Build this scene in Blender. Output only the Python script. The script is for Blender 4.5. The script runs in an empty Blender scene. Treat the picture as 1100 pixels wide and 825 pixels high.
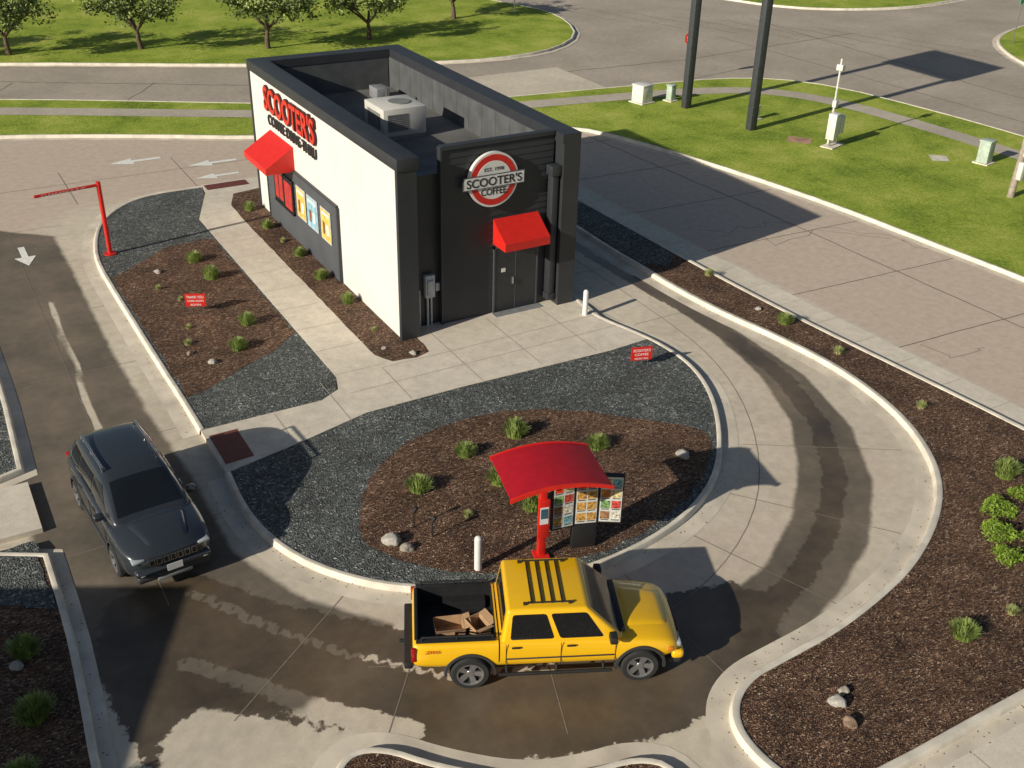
import bpy, bmesh, math, random
import numpy as np
from mathutils import Vector, Matrix, noise as mnoise
from mathutils.geometry import tessellate_polygon
from mathutils.bvhtree import BVHTree
random.seed(7); rng=np.random.default_rng(7)
S=bpy.context.scene; COL=S.collection
# ---------------------------------------------------------------- materials
MATS={}
def mat(name,col,rough=.7,metal=0,spec=.5,coat=0,var=.15,vscale=6.,bump=0.,bscale=40.,emis=None):
    if name in MATS: return MATS[name]
    m=bpy.data.materials.new(name); m.use_nodes=True; nt=m.node_tree; b=nt.nodes['Principled BSDF']
    N=nt.nodes.new; L=nt.links.new
    b.inputs['Roughness'].default_value=rough; b.inputs['Metallic'].default_value=metal
    b.inputs['Specular IOR Level'].default_value=spec; b.inputs['Coat Weight'].default_value=coat
    b.inputs['Coat Roughness'].default_value=.04
    tc=N('ShaderNodeTexCoord')
    n=N('ShaderNodeTexNoise'); n.inputs['Scale'].default_value=vscale; n.inputs['Detail'].default_value=4
    L(tc.outputs['Object'],n.inputs['Vector'])
    r=N('ShaderNodeMapRange'); r.inputs[1].default_value=.3;r.inputs[2].default_value=.7;r.inputs[3].default_value=1-var;r.inputs[4].default_value=1+var
    L(n.outputs['Fac'],r.inputs[0])
    mx=N('ShaderNodeVectorMath'); mx.operation='SCALE'; mx.inputs[0].default_value=col
    L(r.outputs[0],mx.inputs['Scale']); L(mx.outputs[0],b.inputs['Base Color'])
    if bump>0:
        n2=N('ShaderNodeTexNoise'); n2.inputs['Scale'].default_value=bscale; n2.inputs['Detail'].default_value=3
        L(tc.outputs['Object'],n2.inputs['Vector'])
        bp=N('ShaderNodeBump'); bp.inputs['Strength'].default_value=bump; bp.inputs['Distance'].default_value=.02
        L(n2.outputs['Fac'],bp.inputs['Height']); L(bp.outputs[0],b.inputs['Normal'])
    MATS[name]=m; return m
def ramp(nt,stops,interp='LINEAR'):
    r=nt.nodes.new('ShaderNodeValToRGB'); cr=r.color_ramp; cr.interpolation=interp
    while len(cr.elements)<len(stops): cr.elements.new(.5)
    for e,(p,c) in zip(cr.elements,stops): e.position=p; e.color=(*c,1)
    return r
def chipmat(name,stops,scale,stretch=(1,1,1),bump=.8,dist=.04,big=.35):
    m=bpy.data.materials.new(name); m.use_nodes=True; nt=m.node_tree; b=nt.nodes['Principled BSDF'];N=nt.nodes.new;L=nt.links.new
    tc=N('ShaderNodeTexCoord'); mp=N('ShaderNodeMapping'); mp.inputs['Scale'].default_value=stretch
    L(tc.outputs['Object'],mp.inputs[0])
    w=N('ShaderNodeTexNoise'); w.inputs['Scale'].default_value=3; w.inputs['Detail'].default_value=2
    L(mp.outputs[0],w.inputs['Vector'])
    ad=N('ShaderNodeMixRGB'); ad.blend_type='ADD'; ad.inputs[0].default_value=.25; L(mp.outputs[0],ad.inputs[1]); L(w.outputs['Color'],ad.inputs[2])
    v=N('ShaderNodeTexVoronoi'); v.inputs['Scale'].default_value=scale; L(ad.outputs[0],v.inputs['Vector'])
    sp=N('ShaderNodeSeparateColor'); L(v.outputs['Color'],sp.inputs[0])
    r=ramp(nt,stops); L(sp.outputs[0],r.inputs[0])
    bn=N('ShaderNodeTexNoise'); bn.inputs['Scale'].default_value=.9; bn.inputs['Detail'].default_value=4; L(tc.outputs['Object'],bn.inputs['Vector'])
    mr=N('ShaderNodeMapRange'); mr.inputs[1].default_value=.3;mr.inputs[2].default_value=.7;mr.inputs[3].default_value=1-big;mr.inputs[4].default_value=1+big; L(bn.outputs['Fac'],mr.inputs[0])
    sc=N('ShaderNodeVectorMath'); sc.operation='SCALE'; L(r.outputs[0],sc.inputs[0]); L(mr.outputs[0],sc.inputs['Scale']); L(sc.outputs[0],b.inputs['Base Color'])
    b.inputs['Roughness'].default_value=.85; b.inputs['Specular IOR Level'].default_value=.3
    bp=N('ShaderNodeBump'); bp.inputs['Strength'].default_value=bump; bp.inputs['Distance'].default_value=dist
    mm=N('ShaderNodeMath'); mm.operation='ADD'; L(v.outputs['Distance'],mm.inputs[0]); L(sp.outputs[1],mm.inputs[1]); L(mm.outputs[0],bp.inputs['Height']); L(bp.outputs[0],b.inputs['Normal'])
    MATS[name]=m; return m
mulch=chipmat('mulch',[(0,(.03,.017,.012)),(.35,(.105,.055,.035)),(.7,(.18,.10,.062)),(.92,(.30,.185,.115)),(1,(.52,.39,.27))],22,(1,1.9,1),.9,.04)
gravel=chipmat('gravel',[(0,(.05,.055,.053)),(.5,(.10,.108,.105)),(.85,(.16,.172,.165)),(1,(.36,.37,.34))],22,(1,1,1),.9,.035,.2)
def lawnmat():
    m=bpy.data.materials.new('lawn'); m.use_nodes=True; nt=m.node_tree; b=nt.nodes['Principled BSDF'];N=nt.nodes.new;L=nt.links.new
    tc=N('ShaderNodeTexCoord')
    a=N('ShaderNodeTexNoise'); a.inputs['Scale'].default_value=.3; a.inputs['Detail'].default_value=6; a.inputs['Roughness'].default_value=.7; L(tc.outputs['Object'],a.inputs['Vector'])
    c=N('ShaderNodeTexNoise'); c.inputs['Scale'].default_value=7; c.inputs['Detail'].default_value=5; c.inputs['Roughness'].default_value=.9; L(tc.outputs['Object'],c.inputs['Vector'])
    mx=N('ShaderNodeMixRGB'); mx.inputs[0].default_value=.5; L(a.outputs['Fac'],mx.inputs[1]); L(c.outputs['Fac'],mx.inputs[2])
    r=ramp(nt,[(.37,(.11,.17,.02)),(.45,(.24,.33,.04)),(.53,(.38,.45,.065)),(.62,(.56,.55,.16))]); L(mx.outputs[0],r.inputs[0]); L(r.outputs[0],b.inputs['Base Color'])
    b.inputs['Roughness'].default_value=.9; b.inputs['Specular IOR Level'].default_value=.15
    bp=N('ShaderNodeBump'); bp.inputs['Strength'].default_value=.9; bp.inputs['Distance'].default_value=.07; L(c.outputs['Fac'],bp.inputs['Height']); L(bp.outputs[0],b.inputs['Normal'])
    return m
lawn=lawnmat()
def roadmat(name,base,warm,dark=None):
    m=bpy.data.materials.new(name); m.use_nodes=True; nt=m.node_tree; b=nt.nodes['Principled BSDF'];N=nt.nodes.new;L=nt.links.new
    tc=N('ShaderNodeTexCoord')
    def noise(s,d=5,r=.6):
        n=N('ShaderNodeTexNoise'); n.inputs['Scale'].default_value=s;n.inputs['Detail'].default_value=d;n.inputs['Roughness'].default_value=r;L(tc.outputs['Object'],n.inputs['Vector']);return n
    n1=noise(.22,6,.62); n2=noise(3.5,5,.7); n3=noise(60,2,.6); big=noise(.5,4,.6)
    r1=ramp(nt,[(.3,tuple(x*.84 for x in warm)),(.5,warm),(.7,base)]); L(n1.outputs['Fac'],r1.inputs[0])
    r2=ramp(nt,[(.3,(.86,.86,.86)),(.7,(1.09,1.09,1.09))]); L(n2.outputs['Fac'],r2.inputs[0])
    r3=ramp(nt,[(.3,(.87,.87,.87)),(.7,(1.1,1.1,1.1))]); L(n3.outputs['Fac'],r3.inputs[0])
    m1=N('ShaderNodeMixRGB');m1.blend_type='MULTIPLY';m1.inputs[0].default_value=1;L(r1.outputs[0],m1.inputs[1]);L(r2.outputs[0],m1.inputs[2])
    m2=N('ShaderNodeMixRGB');m2.blend_type='MULTIPLY';m2.inputs[0].default_value=1;L(m1.outputs[0],m2.inputs[1]);L(r3.outputs[0],m2.inputs[2])
    out=m2.outputs[0]
    if dark:
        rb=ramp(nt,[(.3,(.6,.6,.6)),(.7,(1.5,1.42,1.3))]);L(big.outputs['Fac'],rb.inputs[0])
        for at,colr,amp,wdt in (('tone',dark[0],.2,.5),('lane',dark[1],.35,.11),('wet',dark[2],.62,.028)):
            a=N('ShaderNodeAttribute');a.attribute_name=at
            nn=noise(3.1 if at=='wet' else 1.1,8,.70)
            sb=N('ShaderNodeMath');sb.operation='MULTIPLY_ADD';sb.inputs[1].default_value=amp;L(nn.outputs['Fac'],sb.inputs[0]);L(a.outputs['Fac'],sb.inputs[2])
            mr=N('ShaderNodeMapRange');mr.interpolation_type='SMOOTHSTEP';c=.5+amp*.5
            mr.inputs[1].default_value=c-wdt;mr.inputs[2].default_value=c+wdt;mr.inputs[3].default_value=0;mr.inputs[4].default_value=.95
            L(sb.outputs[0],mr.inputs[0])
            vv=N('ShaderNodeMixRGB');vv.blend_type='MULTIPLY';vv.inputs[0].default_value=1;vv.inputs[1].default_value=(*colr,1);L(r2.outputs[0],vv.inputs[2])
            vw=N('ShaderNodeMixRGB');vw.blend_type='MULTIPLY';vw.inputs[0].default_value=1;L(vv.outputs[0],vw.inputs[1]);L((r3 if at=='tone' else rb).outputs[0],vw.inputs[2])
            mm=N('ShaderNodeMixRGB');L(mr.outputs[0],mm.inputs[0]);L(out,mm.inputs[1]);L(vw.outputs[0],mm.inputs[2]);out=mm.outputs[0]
            if at=='wet':
                rr=N('ShaderNodeMapRange');rr.inputs[3].default_value=.85;rr.inputs[4].default_value=.30;L(mr.outputs[0],rr.inputs[0]);L(rr.outputs[0],b.inputs['Roughness'])
    else: b.inputs['Roughness'].default_value=.85
    L(out,b.inputs['Base Color'])
    bp=N('ShaderNodeBump');bp.inputs['Strength'].default_value=.25;bp.inputs['Distance'].default_value=.01;L(n3.outputs['Fac'],bp.inputs['Height']);L(bp.outputs[0],b.inputs['Normal'])
    MATS[name]=m; return m
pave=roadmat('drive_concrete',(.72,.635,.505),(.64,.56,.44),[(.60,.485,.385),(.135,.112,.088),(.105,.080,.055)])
street_m=roadmat('street_surface',(.50,.43,.35),(.43,.37,.30))
walk_m=roadmat('walk_concrete',(.78,.70,.58),(.71,.635,.52))
oldwalk=roadmat('old_sidewalk',(.58,.51,.42),(.52,.455,.37))
curb_m=mat('curb_concrete',(.72,.655,.55),.85,var=.18,vscale=2.5,bump=.2)
gut_m=mat('gutter_concrete',(.66,.585,.475),.85,var=.2,vscale=1.2,bump=.15)
joint_m=mat('joint',(.24,.20,.155),.9)
white_mark=mat('road_paint',(.85,.84,.78),.8,var=.12,vscale=8)
char=mat('charcoal_metal',(.034,.037,.043),.45,var=.12,vscale=1.5)
charl=mat('charcoal_panel',(.075,.082,.092),.5,var=.12,vscale=1.2)
blackm=mat('black_plastic',(.018,.018,.019),.5)
white_wall=mat('white_panel',(.72,.695,.655),.6,var=.02,vscale=.8)
redm=mat('red_paint',(.64,.022,.014),.4,var=.08)
redc=mat('red_canopy',(.42,.010,.020),.5,var=.1,spec=.3)
whitem=mat('white_sign',(.75,.74,.72),.5,var=.04)
greym=mat('grey_metal',(.32,.33,.34),.45,metal=.3,var=.15)
steel=mat('steel',(.55,.55,.56),.3,metal=.9)
# ---------------------------------------------------------------- mesh helpers
def link(o,parent=None):
    COL.objects.link(o)
    if parent is not None: o.parent=parent
    return o
def mk(name,verts,faces,m,parent=None,smooth=False,kind=None):
    me=bpy.data.meshes.new(name); me.from_pydata([tuple(v) for v in verts],[],faces); me.update()
    if m: me.materials.append(m)
    if smooth:
        for p in me.polygons: p.use_smooth=True
        me.set_sharp_from_angle(angle=math.radians(38))
    o=bpy.data.objects.new(name,me); link(o,parent)
    if kind: o['kind']=kind
    return o
def from_bm(name,bm,m,parent=None,smooth=True,ang=38):
    bmesh.ops.recalc_face_normals(bm,faces=bm.faces)
    me=bpy.data.meshes.new(name); bm.to_mesh(me); bm.free()
    for x in (m if isinstance(m,list) else [m]): me.materials.append(x)
    if smooth:
        for p in me.polygons: p.use_smooth=True
        me.set_sharp_from_angle(angle=math.radians(ang))
    o=bpy.data.objects.new(name,me); return link(o,parent)
def thing(name,label,cat,loc=(0,0,0),rz=0,group=None):
    e=bpy.data.objects.new(name,None); e.location=loc; e.rotation_euler=(0,0,rz); e.empty_display_size=.2
    COL.objects.link(e); e['label']=label; e['category']=cat
    if group: e['group']=group
    return e
def bbox(bm,x0,x1,y0,y1,z0,z1,bev=0,seg=2):
    r=bmesh.ops.create_cube(bm,size=1); vs=r['verts']
    for v in vs: v.co=Vector(((x0+x1)/2+v.co.x*(x1-x0),(y0+y1)/2+v.co.y*(y1-y0),(z0+z1)/2+v.co.z*(z1-z0)))
    if bev>0:
        es=list({e for v in vs for e in v.link_edges})
        bmesh.ops.bevel(bm,geom=es,offset=bev,segments=seg,affect='EDGES',profile=.5)
def box(name,x0,x1,y0,y1,z0,z1,m,parent=None,bev=0.,seg=2):
    bm=bmesh.new(); bbox(bm,x0,x1,y0,y1,z0,z1,bev,seg); return from_bm(name,bm,m,parent,smooth=bev>0)
def boxes(name,lst,m,parent=None,bev=0.,join=False):
    if not join:
        for b in lst: o=box(name,*b,m,parent,bev)
        return o
    bm=bmesh.new()
    for b in lst: bbox(bm,*b,bev)
    return from_bm(name,bm,m,parent,smooth=bev>0)
def tube(bm,p0,p1,r0,r1=None,seg=12,caps=True):
    r1=r0 if r1 is None else r1
    p0=Vector(p0);p1=Vector(p1);d=(p1-p0)
    q=d.to_track_quat('Z','Y').to_matrix()
    A=[bm.verts.new(p0+q@Vector((math.cos(a)*r0,math.sin(a)*r0,0))) for a in [2*math.pi*i/seg for i in range(seg)]]
    B=[bm.verts.new(p1+q@Vector((math.cos(a)*r1,math.sin(a)*r1,0))) for a in [2*math.pi*i/seg for i in range(seg)]]
    for i in range(seg): bm.faces.new((A[i],A[(i+1)%seg],B[(i+1)%seg],B[i]))
    if caps: bm.faces.new(A[::-1]); bm.faces.new(B)
def tubes(name,lst,m,parent=None,seg=12):
    for t in lst:
        bm=bmesh.new();tube(bm,*t,seg=seg);o=from_bm(name,bm,m,parent)
    return o
def chaikin(p,n=2,closed=True):
    for _ in range(n):
        q=[]
        rngi=range(len(p)) if closed else range(len(p)-1)
        if not closed:q.append(p[0])
        for i in rngi:
            a=p[i];b=p[(i+1)%len(p)]
            q.append((a[0]*.75+b[0]*.25,a[1]*.75+b[1]*.25));q.append((a[0]*.25+b[0]*.75,a[1]*.25+b[1]*.75))
        if not closed:q.append(p[-1])
        p=q
    return p
def area(p): return sum(p[i][0]*p[(i+1)%len(p)][1]-p[(i+1)%len(p)][0]*p[i][1] for i in range(len(p)))/2
def ccw(p): return p if area(p)>0 else p[::-1]
def offs(p,d,closed=True):
    n=len(p);out=[]
    for i in range(n):
        a=Vector(p[(i-1)%n] if closed or i>0 else p[i]);b=Vector(p[i]);c=Vector(p[(i+1)%n] if closed or i<n-1 else p[i])
        u=(b-a);v=(c-b)
        if u.length<1e-6:u=v
        if v.length<1e-6:v=u
        u.normalize();v.normalize()
        nrm=Vector((-(u.y+v.y),u.x+v.x))
        if nrm.length<1e-5:nrm=Vector((-u.y,u.x))
        nrm.normalize();k=min(1/max(.5,nrm.dot(Vector((-u.y,u.x)))),1.5)
        out.append((b.x+nrm.x*d*k,b.y+nrm.y*d*k))
    return out
def fill(name,p,z,m,kind='structure',parent=None):
    t=tessellate_polygon([[Vector((x,y,0)) for x,y in p]])
    vs=[(x,y,z) for x,y in p]
    fs=[]
    for f in t:
        a,b,c=[Vector(vs[i]) for i in f]
        fs.append(tuple(f) if (b-a).cross(c-a).z>0 else tuple(f)[::-1])
    return mk(name,vs,fs,m,parent,kind=kind)
def slab(name,p,z0,z1,m,kind='structure'):
    p=ccw(p);n=len(p)
    t=tessellate_polygon([[Vector((x,y,0)) for x,y in p]])
    vs=[(x,y,z1) for x,y in p]+[(x,y,z0) for x,y in p];fs=[]
    for f in t:
        a,b,c=[Vector(vs[i]) for i in f]
        fs.append(tuple(f) if (b-a).cross(c-a).z>0 else tuple(f)[::-1])
    for i in range(n): fs.append((i,n+i,n+(i+1)%n,(i+1)%n))
    return mk(name,vs,fs,m,kind=kind)
def sweep(name,p,prof,m,closed=True,kind='structure'):
    rows=[[(x,y,z) for (x,y) in offs(p,d,closed)] for d,z in prof];n=len(p)
    vs=[v for r in rows for v in r];fs=[]
    for k in range(len(prof)-1):
        for i in range(n if closed else n-1):
            j=(i+1)%n; fs.append((k*n+i,k*n+j,(k+1)*n+j,(k+1)*n+i))
    return mk(name,vs,fs,m,smooth=True,kind=kind)
LITTER=[]
def curbed(name,p,fillm,n=2,top=.115,gut=.4,cw=.15,road=None,litter=False):
    prof=[(0,-.01),(.02,.10),(.05,.137),(cw-.03,.143),(cw,.13),(cw+.005,.06)]
    if road:
        l=chaikin(p[:road],n,False);q=l+p[road:]
        sweep(name+'_kerb',l,prof,curb_m,closed=False)
        if gut>0: sweep(name+'_gutter',l,[(-gut,.005),(-.02,.009),(.01,.009)],gut_m,closed=False)
        l2=offs(l,.05,False)
        fill(name,l2+p[road:],top,fillm)
        if litter: LITTER.append((l,False))
        return q
    p=chaikin(ccw(p),n)
    sweep(name+'_kerb',p,prof,curb_m)
    if gut>0: sweep(name+'_gutter',p,[(-gut,.005),(-.02,.009),(.01,.009)],gut_m)
    q=offs(p,cw-.01)
    fill(name,q,top,fillm)
    if litter: LITTER.append((p,True))
    return q
def jag(p,amp=.06,step=.25,closed=True):
    out=[];n=len(p)
    for i in range(n if closed else n-1):
        a=Vector(p[i]);b=Vector(p[(i+1)%n]);k=max(1,int((b-a).length/step))
        for j in range(k):
            q=a+(b-a)*j/k
            out.append((q.x+random.uniform(-amp,amp),q.y+random.uniform(-amp,amp)))
    if not closed: out.append(p[-1])
    return out
# ---------------------------------------------------------------- ground
mk('ground',[(-700,-700,-.03),(700,-700,-.03),(700,700,-.03),(-700,700,-.03)],[(0,1,2,3)],lawn,kind='structure')
fill('street',[(-90,10),(20,5),(34,-40),(110,-40),(110,120),(20,120),(-90,90)],-.014,street_m)
def sdist(P,poly):
    P=np.asarray(P);n=len(poly);d=np.full(len(P),1e9);ins=np.zeros(len(P),bool)
    for i in range(n):
        a=np.array(poly[i]);b=np.array(poly[(i+1)%n]);e=b-a;w=P-a
        t=np.clip((w@e)/(e@e+1e-12),0,1);dd=np.hypot(*(w-t[:,None]*e).T);d=np.minimum(d,dd)
        c=((a[1]<=P[:,1])&(b[1]>P[:,1]))|((b[1]<=P[:,1])&(a[1]>P[:,1]))
        xi=a[0]+(P[:,1]-a[1])*(b[0]-a[0])/(b[1]-a[1]+1e-12)
        ins^=c&(P[:,0]<xi)
    return np.where(ins,-d,d)
def ldist(P,line):
    d=np.full(len(P),1e9)
    for i in range(len(line)-1):
        a=np.array(line[i]);b=np.array(line[i+1]);e=b-a;w=P-a;t=np.clip((w@e)/(e@e),0,1);d=np.minimum(d,np.hypot(*(w-t[:,None]*e).T))
    return d
xs=np.arange(-34,22.01,.2);ys=np.arange(-34,27.01,.2)
X,Y=np.meshgrid(xs,ys);P=np.stack([X.ravel(),Y.ravel()],1)
nx=len(xs);ny=len(ys)
idx=np.arange(nx*ny).reshape(ny,nx)
F=np.stack([idx[:-1,:-1].ravel(),idx[:-1,1:].ravel(),idx[1:,1:].ravel(),idx[1:,:-1].ravel()],1)
me=bpy.data.meshes.new('drive_pavement')
me.from_pydata(np.column_stack([P,np.zeros(len(P))]).tolist(),[],F.tolist());me.materials.append(pave)
def soft(sd,w): return np.clip(.5-sd/w,0,1)
wetR=[(8.4,1),(8.55,-1.5),(8.45,-3.7),(8.0,-6.2),(7.0,-8.5),(5.7,-10.2),(4.2,-11.6),(2.6,-12.6),(1.0,-13.1),(.2,-14.6),(1.4,-14.65),(3.2,-14.05),(5.0,-13.1),(6.8,-11.5),(8.2,-9.4),(9.05,-6.8),(9.2,-3.7),(8.95,-1.2),(8.85,1)]
wetB=[(-9.8,-7.3),(-8,-7.2),(-6.9,-8.9),(-4.9,-10.9),(-2.5,-11.9),(-.5,-12.2),(1.4,-12.7),(2.2,-13.6),(1.0,-14.6),(-.8,-15.2),(-1.9,-15.4),(-3.4,-15.1),(-5.2,-14.4),(-6.2,-13.4),(-7.4,-12.3),(-8.3,-11.5),(-8.9,-10.9),(-9.6,-11.2),(-10.1,-12.0),(-10.4,-9)]
wet=np.maximum(soft(ldist(P,[(8.75,-1),(8.8,-3.7),(8.5,-6.5),(7.6,-8.9),(6.3,-10.8),(4.6,-12.3),(2.8,-13.3),(1,-13.9)])-.28,.8),soft(sdist(P,wetB),1.2))
wet=np.maximum(wet,soft(ldist(P,[(8.6,8),(8.5,3),(8.6,-1)])-.2,.7))
wet=np.maximum(wet,.55*soft(ldist(P,[(7.0,6),(7.0,1),(7.2,-2)])-.15,.8))
wet*=1-soft(ldist(P,[(-8.3,-7.8),(-7.4,-9.3),(-6.2,-10.9),(-4.8,-12.3),(-3.0,-13.0)])-.10,.5)
wet*=1-.9*soft(ldist(P,[(-8.9,-9.7),(-7.9,-10.9),(-7.0,-12.0),(-5.9,-13.1)])-.2,.6)
wet*=1-.7*soft(ldist(P,[(-2.0,-14.3),(-.2,-14.3),(1.2,-13.7)])-.05,.5)
lanep=[(-10.6,14.2),(-9.2,14.5),(-7.4,13.0),(-7.4,9.8),(-7.5,3.9),(-7.4,-.8),(-7.2,-4),(-7.2,-7),(-6.4,-9.1),(-5.2,-10.6),(-7.5,-11.8),(-9.5,-10.5),(-10.35,-9.5),(-10.7,-5)]
lane=np.clip(soft(sdist(P,lanep),1.0)*1.15,0,1.1)
lane=np.maximum(lane,1.05*soft(sdist(P,wetR),.7))
lane*=1-soft(ldist(P,[(-8.35,7.5),(-8.5,5),(-8.45,3),(-8.6,1),(-8.6,-1.6)])-.10,.3)
lane=np.maximum(lane,.42*soft(ldist(P,[(7.3,6),(7.35,-2.4),(6.9,-5.2),(5.7,-7.9),(3.8,-10.2),(1.4,-11.8)])-.1,.6))
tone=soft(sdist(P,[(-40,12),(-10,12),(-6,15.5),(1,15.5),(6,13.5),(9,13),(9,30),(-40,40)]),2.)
tone=np.maximum(tone,soft(sdist(P,[(12.2,16),(12.3,5),(13,-11),(14,-34),(30,-34),(20.2,-5),(19,8),(16,18)]),.5)*1.1)
tone=np.maximum(tone,.5*soft(sdist(P,[(-6,-9.5),(0,-11),(4,-10.5),(7,-7),(8,-2),(9.5,-6),(8,-12),(0,-15),(-8,-12)]),1.5))
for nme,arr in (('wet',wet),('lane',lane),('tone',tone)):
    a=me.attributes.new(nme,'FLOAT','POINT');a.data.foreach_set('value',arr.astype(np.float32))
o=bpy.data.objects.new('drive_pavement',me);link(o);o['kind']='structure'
LA=[(-60,62),(-30,50),(-5.5,40),(5.6,34.5),(12,31.9),(17.7,30),(21.4,29.9),(24.5,30.8),(27.5,33.3),(29.4,37.2),(30,40.8),(29.4,43.4),(28.2,47),(24,60),(10,75),(-60,80)]
curbed('lawn_with_trees',LA,lawn,1,.12,.3)
LB=[(-60,56),(-30,43.5),(-6.5,32.4),(4.7,26.2),(9,23.8),(13.8,22.5),(20.1,21.8),(24.5,21.3),(28.5,20.8),(31.5,19.4),(33.4,16.5),(34.3,11),(34.7,5.8),(34.9,-6),(35,-34),(22,-34),(20.6,-14),(20.2,-5.4),(19.9,-1.7),(19.6,2.6),(18.9,7.2),(18,11.2),(16.8,15.2),(15.8,16.3),(13,17.2),(8,18.8),(2.6,20.9),(-2,23.4),(-7.4,25.9),(-20,30),(-60,46)]
curbed('corner_lawn',LB,lawn,1,.12,.3,litter=True)
LC=[(46.8,14),(48.9,18),(51.8,21.2),(55.3,22.9),(60,24.2),(90,27),(100,-30),(46,-30)]
curbed('far_lawn',LC,lawn,2,.12,.3)
LD=[(43,46),(45,39.9),(46.5,36),(49.8,33.2),(55.6,31.6),(62.2,32.6),(90,38),(105,110),(40,110)]
curbed('north_lawn',LD,lawn,2,.12,.3)
def strip(name,line,w,z,m,n=2):
    l=chaikin(line,n,False) if n else line
    return sweep(name,l,[(-w/2,z),(w/2,z)],m,closed=False)
strip('sidewalk',[(-60,53),(-30,41.5),(-6.85,30.05),(4.05,24.25),(9,21.9),(13,20.8),(17.4,20.3),(22,19.6),(25.8,19),(29,17.6),(30.9,14.5),(31.6,9),(31.8,3.5),(32.2,-10),(32.4,-33)],1.25,.132,oldwalk)
IA=[(-1.45,15.6),(-3.4,15.6),(-4.6,15.0),(-5.7,13.6),(-6.3,11.7),(-6.6,9.8),(-6.6,7.3),(-6.55,2),(-6.5,-.5),(-6.5,-2.1),(-3.3,-2.1),(-2.75,-1.75),(-2.5,-1.1),(-2.5,3),(-2.5,12.1),(-1.6,14.6)]
curbed('planting_island',IA,gravel,2,road=10,litter=True)
fill('mulch_bed',jag(ccw([(-6.35,8.2),(-5.4,9.0),(-4.2,10.0),(-3.0,10.2),(-2.58,10),(-2.56,1.9),(-3.4,1.2),(-4.6,.5),(-5.6,-.1),(-6.3,-.3)]),.045),.119,mulch)
ICp=[(-6.5,-4.2),(-6.6,-5.7),(-6.45,-7.0),(-6.0,-8.2),(-5.3,-9.2),(-4.5,-9.9),(-3.5,-10.5),(-2.4,-10.9),(-.9,-11.15),(.8,-11.0),(2.4,-10.5),(3.8,-9.6),(5.1,-8.1),(6.1,-6.5),(6.6,-5),(6.6,-3.6),(6.35,-2.5),(6.0,-1.4),(5.95,-.6),(6.15,.5),(6.2,3),(6.2,13),(5.9,13),(5.5,-3.1),(3.2,-3.15),(.3,-3.1),(-2.5,-3.15),(-4.5,-3.7)]
curbed('front_planting_island',ICp,gravel,2,road=22,litter=True)
fill('mulch_bed',jag(ccw(chaikin([(-4.2,-9.1),(-4.7,-8.1),(-4.4,-7.2),(-3.8,-6.1),(-2.7,-5.2),(-1.4,-4.65),(.1,-4.6),(1.5,-5.1),(2.7,-5.9),(3.7,-6.9),(4.5,-7.7),(4.6,-8.2),(3.9,-9.1),(2.6,-10.0),(1.0,-10.6),(-.6,-10.8),(-2.3,-10.5),(-3.4,-9.95)],2)),.045,.2),.12,mulch)
fill('mulch_bed',jag(ccw([(.5,14.4),(-.6,14.2),(-1.05,13),(-1.1,11.3),(-1.1,-.4),(-.8,-1.0),(-.1,-1.1),(.35,-.95),(.42,-.45),(.4,14)]),.015),.127,mulch)
slab('walkway',[(-6.45,-2.1),(-3.3,-2.1),(-2.7,-1.75),(-2.5,-1.1),(-2.5,12.1),(-1.5,14.8),(-1.4,15.7),(.6,15.7),(6.05,15.0),(6.05,-.4),(5.95,-1.4),(6.2,-2.3),(6.3,-3.15),(5,-3.25),(.3,-3.15),(-2.5,-3.2),(-4.5,-3.75),(-6.45,-4.2)],-.01,.124,walk_m)
fill('tactile_paving',[(-6.35,-3.85),(-5.65,-3.8),(-5.65,-2.45),(-6.35,-2.45)],.13,mat('tactile_red',(.17,.045,.035),.7,bump=.8,bscale=60))
fill('tactile_paving',[(-1.35,15.0),(.3,15.0),(.3,15.6),(-1.35,15.6)],.13,MATS['tactile_red'])
BR=[(9.3,13),(9.3,5.3),(9.2,3.3),(9.25,1.1),(9.25,-.7),(9.4,-2.6),(9.8,-4.7),(10.0,-6.6),(9.9,-8.2),(9.5,-9.9),(8.8,-11.3),(7.9,-12.4),(6.7,-13.3),(5.1,-14.1),(3.7,-14.5),(2.2,-14.8),(.7,-14.9),(0,-14.95),(-.6,-15.2),(-1,-15.6),(-1.2,-16.1),(-1.2,-16.8),(-1.0,-17.5),(-.4,-17.9),(4,-17.85),(12.3,-17.9),(12.1,-12),(11.7,-7.6),(11.4,-4.2),(11.2,0),(11.1,7.7),(11,13)]
curbed('roadside_planting_bed',BR,mulch,2,cw=.18,litter=True)
fill('gravel_bed',jag(ccw([(9.5,12.8),(9.5,5),(9.48,1.6),(10.1,.9),(10.95,1.6),(10.9,8),(10.85,12.8)]),.05),.126,gravel)
fill('lot_sidewalk',[(11.15,14),(11.25,7.7),(11.35,0),(11.5,-4.2),(11.85,-7.6),(12.25,-12),(12.5,-18.1),(13.5,-18.1),(13.0,-10.9),(12.5,-3),(12.25,4.6),(12.1,14)],.008,walk_m)
fill('lower_sidewalk',[(-1.6,-18.15),(12.6,-18.15),(13.5,-20.5),(-1.6,-20.5)],.008,walk_m)
B1=[(-10.35,12),(-10.4,6.2),(-10.35,2),(-10.45,-.8),(-10.5,-2.25),(-15,-2.25),(-15,12)]
curbed('side_planting_bed',B1,gravel,1,gut=.25)
fill('mulch_bed',jag([(-14.8,11.8),(-14.8,.2),(-12,.4),(-10.65,.9),(-10.6,11.8)],.05),.128,mulch)
B2=[(-10.5,-4.55),(-10.5,-7.7),(-10.6,-9.6),(-10.75,-11.6),(-10.9,-16),(-16,-16),(-16,-4.55)]
curbed('side_planting_bed',B2,mulch,1,gut=.25,litter=True)
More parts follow.
